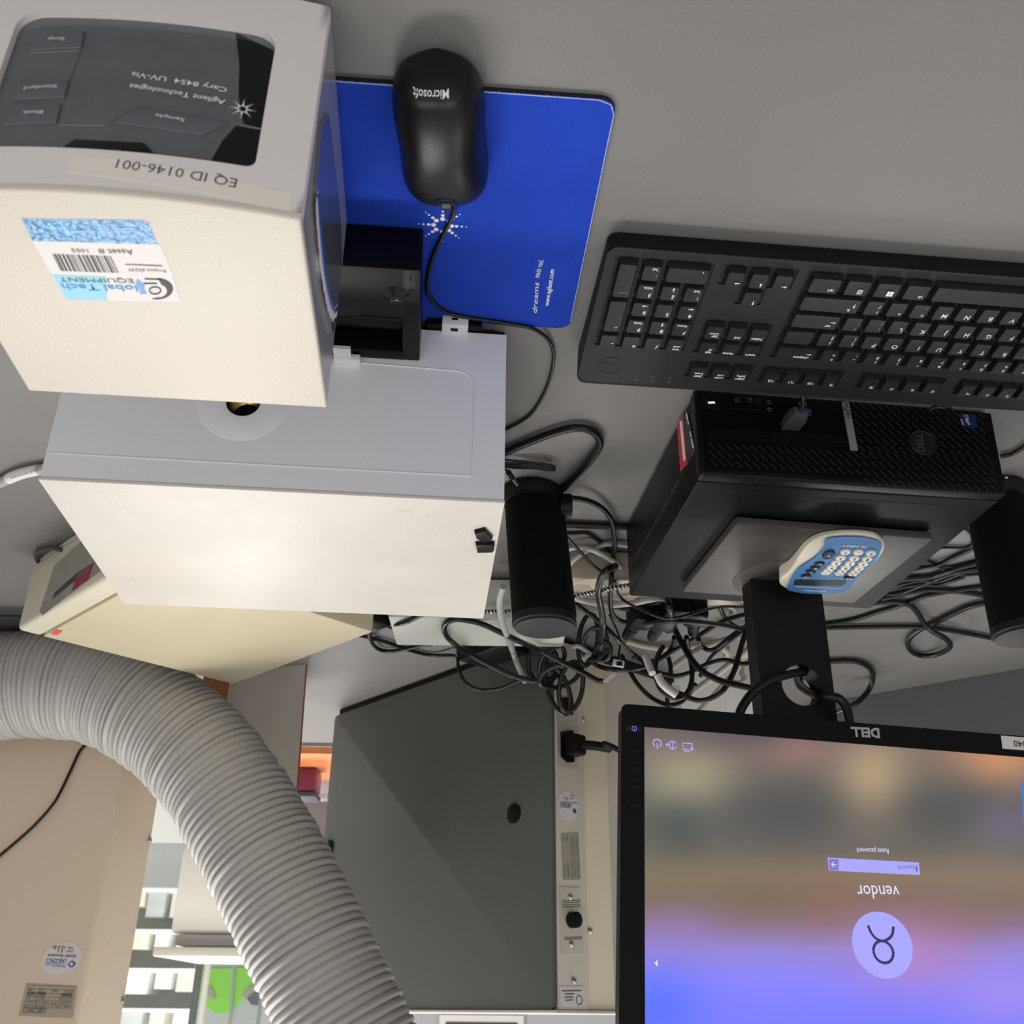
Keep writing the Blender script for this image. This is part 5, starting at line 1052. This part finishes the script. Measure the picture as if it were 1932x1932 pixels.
cable('cream_cable', 'cream cable slanting under the ring to the monitor corner', r3, [(1130, 1830, 1.46), (1250, 1705, 1.45), (1340, 1605, 1.44), (1420, 1510, 1.43), (1470, 1410, 1.42), (1560, 1370, 1.40), (1640, 1350, 1.4)], .0046, CABLEC)
cable('cream_cable', 'cream cable rising from the ring to the monitor neck', r3, [(1040, 1720, 1.44), (1130, 1650, 1.43), (1240, 1570, 1.42), (1380, 1460, 1.40), (1480, 1380, 1.39), (1570, 1300, 1.38), (1660, 1240, 1.37)], .0046, CABLEC)
cable('cream_cable', 'cream cable lying level on the bench behind the plugs', r3, [(590, 1300, .006), (750, 1340, .006), (900, 1352, .006), (1080, 1335, .006), (1200, 1325, .006), (1300, 1345, .006), (1350, 1385, .006), (1340, 1410, .006)], .0046, CABLEC)
cable('cream_cable', 'cream cable bending sharply at the monitor neck', r3, [(930, 1500, 1.43), (1060, 1405, 1.42), (1180, 1340, .02), (1330, 1290, .02), (1450, 1260, .02), (1560, 1245, .02), (1640, 1240, .02)], .0046, CABLEC)
cable('cream_cable', 'short hooked cream cable between the ring and the monitor neck', r3, [(1380, 1600, 1.47), (1440, 1610, 1.47), (1475, 1580, 1.47), (1455, 1530, 1.47), (1480, 1470, 1.47), (1580, 1440, 1.46)], .004, CABLEC)
wl = thing('cable_label', 'white paper label wrapped round a black cable inside the ring', 'cable label', oy(r3(900, 1600), 1.29))
obj('wrap', G().tube(smooth_path([oy(r3(*p), 1.29) for p in ((832, 1550), (860, 1605), (905, 1650), (975, 1700))], 5), .0056, 12), PWHITE, wl); obj('sleeve', G().tube([oy(r3(742, 1415), 1.31), oy(r3(792, 1540), 1.295)], .0048, 12), PWHITE, wl)
tg = thing('cable_tag', 'small white cable tag with a black slot beside the coil of cable', 'cable label', oy(r3(540, 1470), 1.33))
obj('tag_plate', G().box(-.008, .008, -.002, .002, -.005, .005, bev=.0015, M=Matrix.Translation(oy(r3(540, 1465), 1.325)) @ Matrix.Rotation(.2, 4, 'Y')), PWHITE, tg); obj('tag_slot', G().box(-.004, .004, -.0026, -.0019, -.003, .003, M=Matrix.Translation(oy(r3(545, 1470), 1.325))), BLACKM, tg)
obj('tag_cord', G().tube(smooth_path([oy(r3(*p), 1.328) for p in ((470, 1100), (520, 1200), (550, 1290), (545, 1380), (535, 1440))], 4), .0014, 6), CABLE, tg)
db = thing('wall_adapter', 'dark square plug-in adapter half hidden behind the leaning speaker', 'power adapter', oz(r3(260, 840), 0))
P = oz(r3(255, 850), .03); obj('adapter_body', G().box(P.x-.035, P.x+.035, P.y-.02, P.y+.025, .0008, .038, bev=.005), BLACK, db); obj('adapter_face', G().box(P.x-.028, P.x+.028, P.y-.014, P.y+.02, .0378, .0388), BLACKM, db)
# right of the computer (left side of the upright bench): cables on the bare bench
cable('bench_cable', 'black cable lying straight along the bench behind the monitor neck', r2, [(250, 958, .005), (340, 960, .005), (700, 952, .005), (1000, 950, .005), (1160, 955, .005), (1300, 975, .005), (1500, 1010, .005), (1700, 1048, .005), (1850, 1072, .005), (2050, 1095, .005)], .0036)
cable('bench_cable', 'black cable slanting from the monitor neck up towards the cut-off speaker', r2, [(250, 950, .004), (340, 930, .004), (550, 895, .004), (760, 830, .004), (960, 770, .004), (1150, 700, .004), (1400, 655, .004), (1660, 620, .004)], .0034)
cable('knotted_cable', 'flat black cable tied in one open loop on the bench behind the computer', r2, [(640, 770, .006), (760, 755, .006), (900, 750, .006), (1010, 775, .006), (1075, 840, .008), (1130, 930, .012), (1200, 990, .018), (1290, 1040, .022), (1335, 1085, .022), (1320, 1130, .018), (1230, 1172, .01), (1130, 1185, .006), (1040, 1160, .006), (995, 1100, .006), (1010, 1040, .006), (1090, 975, .006), (1200, 925, .006), (1350, 850, .006), (1500, 785, .006), (1700, 740, .006)], .0042)
cable('curved_cable', 'black cable curving in a wide bow beside the monitor neck', r2, [(330, 1232, .006), (400, 1228, .006), (540, 1226, .006), (640, 1250, .006), (700, 1300, .006), (712, 1370, .006), (680, 1460, .02), (610, 1540, .04), (540, 1590, .05), (430, 1640, .05)], .0046)
for pts, lab, r in (([(1120, 390, .004), (1180, 440, .004), (1290, 490, .004), (1390, 528, .004), (1480, 535, .004), (1620, 520, .004)], 'thin black cable crossing the bench between computer and cut-off speaker, front strand', .002),
                    ([(1030, 490, .004), (1100, 478, .004), (1230, 455, .006), (1350, 400, .004), (1540, 310, .004), (1640, 270, .004)], 'black cable slanting steeply between computer and cut-off speaker', .0034),
                    ([(940, 560, .004), (1050, 552, .004), (1180, 542, .004), (1330, 500, .006), (1450, 455, .004), (1640, 410, .004)], 'black cable slanting gently between computer and cut-off speaker', .0042),
                    ([(1200, 330, .003), (1290, 312, .003), (1440, 315, .003), (1505, 300, .003), (1520, 250, .003), (1500, 200, .003), (1440, 150, .003)], 'thin black wire with a square bend beside the cut-off speaker', .002),
                    ([(840, 655, .004), (950, 628, .004), (1120, 605, .004), (1280, 545, .004), (1420, 505, .008), (1640, 470, .004)], 'black cable rising from the computer corner to the cut-off speaker', .0032),
                    ([(820, 690, .004), (950, 675, .004), (1130, 612, .004), (1230, 615, .004), (1350, 580, .004), (1450, 550, .004)], 'black cable dipping in a shallow wave behind the computer', .003),
                    ([(860, 640, .004), (980, 600, .004), (1100, 580, .004), (1250, 585, .006), (1450, 515, .006), (1650, 495, .004)], 'thin pale-lit black cable in the middle of the strands by the cut-off speaker', .0024),
                    ([(1100, 400, .003), (1180, 455, .003), (1260, 470, .003), (1440, 460, .003), (1640, 430, .003)], 'thin black wire crossing the strands by the cut-off speaker', .0018),
                    ([(780, 725, .004), (940, 690, .004), (1120, 655, .004), (1250, 655, .005), (1420, 668, .004), (1680, 710, .004)], 'black cable running lowest from the computer to the cut-off speaker', .0036)): cable('bench_cable', lab, r2, pts, r)
NP = SF.w(.0985, NB, .2195)
cable('neck_cable', 'black cable entering the hole of the monitor neck from the back of the screen', c6, [(580, 1250, .985), (600, 1190, .985), (650, 1120, .985), (720, 1068, .985), (810, 1036, .99), (870, 1024, 1.0), (900, 1020, 1.02), (905, 1030, 1.06), (890, 1060, 1.1)], .0046)
cable('neck_cable', 'black cable leaving the hole of the monitor neck down to the screen', c6, [(862, 1050, 1.09), (880, 1090, 1.05), (930, 1122, 1.01), (985, 1135, .99), (1040, 1140, .985), (1075, 1160, .985), (1097, 1200, .985), (1110, 1260, .985), (1115, 1300, .985)], .0046)
nc = thing('inlet_plug', 'black mains connector pushed into the beige strip beside the monitor', 'plug', hs(215, 390, .01))
c = hs(205, 385, .005); dx = -HF.ex
mt = Matrix((dx, HF.ey, Z)).transposed().to_4x4(); mt.translation = c
obj('connector', G().box(.0, .024, -.011, .013, -.015, .015, bev=.004, M=mt), BLACK, nc)
Pc = [c+dx*.02+HF.ey*.004, c+dx*.03+HF.ey*.022, c+dx*.034+HF.ey*.05]
obj('strain_relief', G().tube(smooth_path(Pc, 4), .0068, 10), BLACKM, nc)
obj('cord', G().tube(smooth_path([Pc[2]]+[oy(zo(*p), 1.43) for p in ((1140, 1403), (1172, 1418), (1230, 1460))], 5), .0042, 10), CABLE, nc)
# around the spectrophotometer
pc_ = cable('power_cable', 'thick pale grey power cord with a white part label, at the picture edge', zo, [(-60, 950, .0062), (-20, 922, .0062), (20, 902, .0062), (60, 889, .0062), (110, 880, .0062), (160, 878, .0062)], .0058, CABLE2)
lb = [wp(zo, p) for p in ((17, 903, .0062), (32, 896.5, .0062), (50, 891, .0062), (74, 886, .0062))]
cp_ = obj('cord_label', G().tube(smooth_path(lb, 4), .0063, 12), PWHITE, pc_)
obj('lettering', text(G(), 'P/N: 8120-3445', wp(zo, (71, 889, .0128)), wp(zo, (22, 904, .0128)), (wp(zo, (40, 880, .0128))-wp(zo, (42, 900, .0128))), .0042), BINK, cp_, sm=0)
cable('small_cable', 'small grey-black cord loop beside the front of the ivory box', z6_, [(470, 1200, .02), (400, 1172, .012), (330, 1172, .006), (275, 1190, .006), (252, 1220, .006), (270, 1262, .006), (330, 1300, .006), (380, 1320, .006)], .003, mat('cable_dim', (70, 70, 70), .5))
cable('tan_wire', 'thin black wire hanging down the front of the tan enclosure', zo, [(200, 1372, TY-.004), (183, 1388, TY-.004), (165, 1402, TY-.004), (150, 1418, TY-.004), (135, 1450, TY-.005), (115, 1492, TY-.008), (98, 1520, TY-.01), (60, 1562, TY-.006), (0, 1614, TY-.004), (-40, 1648, TY-.004)], .0022)
cable('keyboard_cable', 'short loop of black keyboard cord in front of the computer grille', zf, [(1398, 190, .80), (1400, 168, .79), (1425, 145, .785), (1460, 128, .785), (1500, 140, .785), (1520, 150, .79)], .0018)
cable('side_cable', 'black cable curving beside the computer at the picture edge', zf, [(1800, 418, .004), (1850, 408, .004), (1900, 385, .004), (1950, 350, .004), (2000, 310, .004)], .0024)
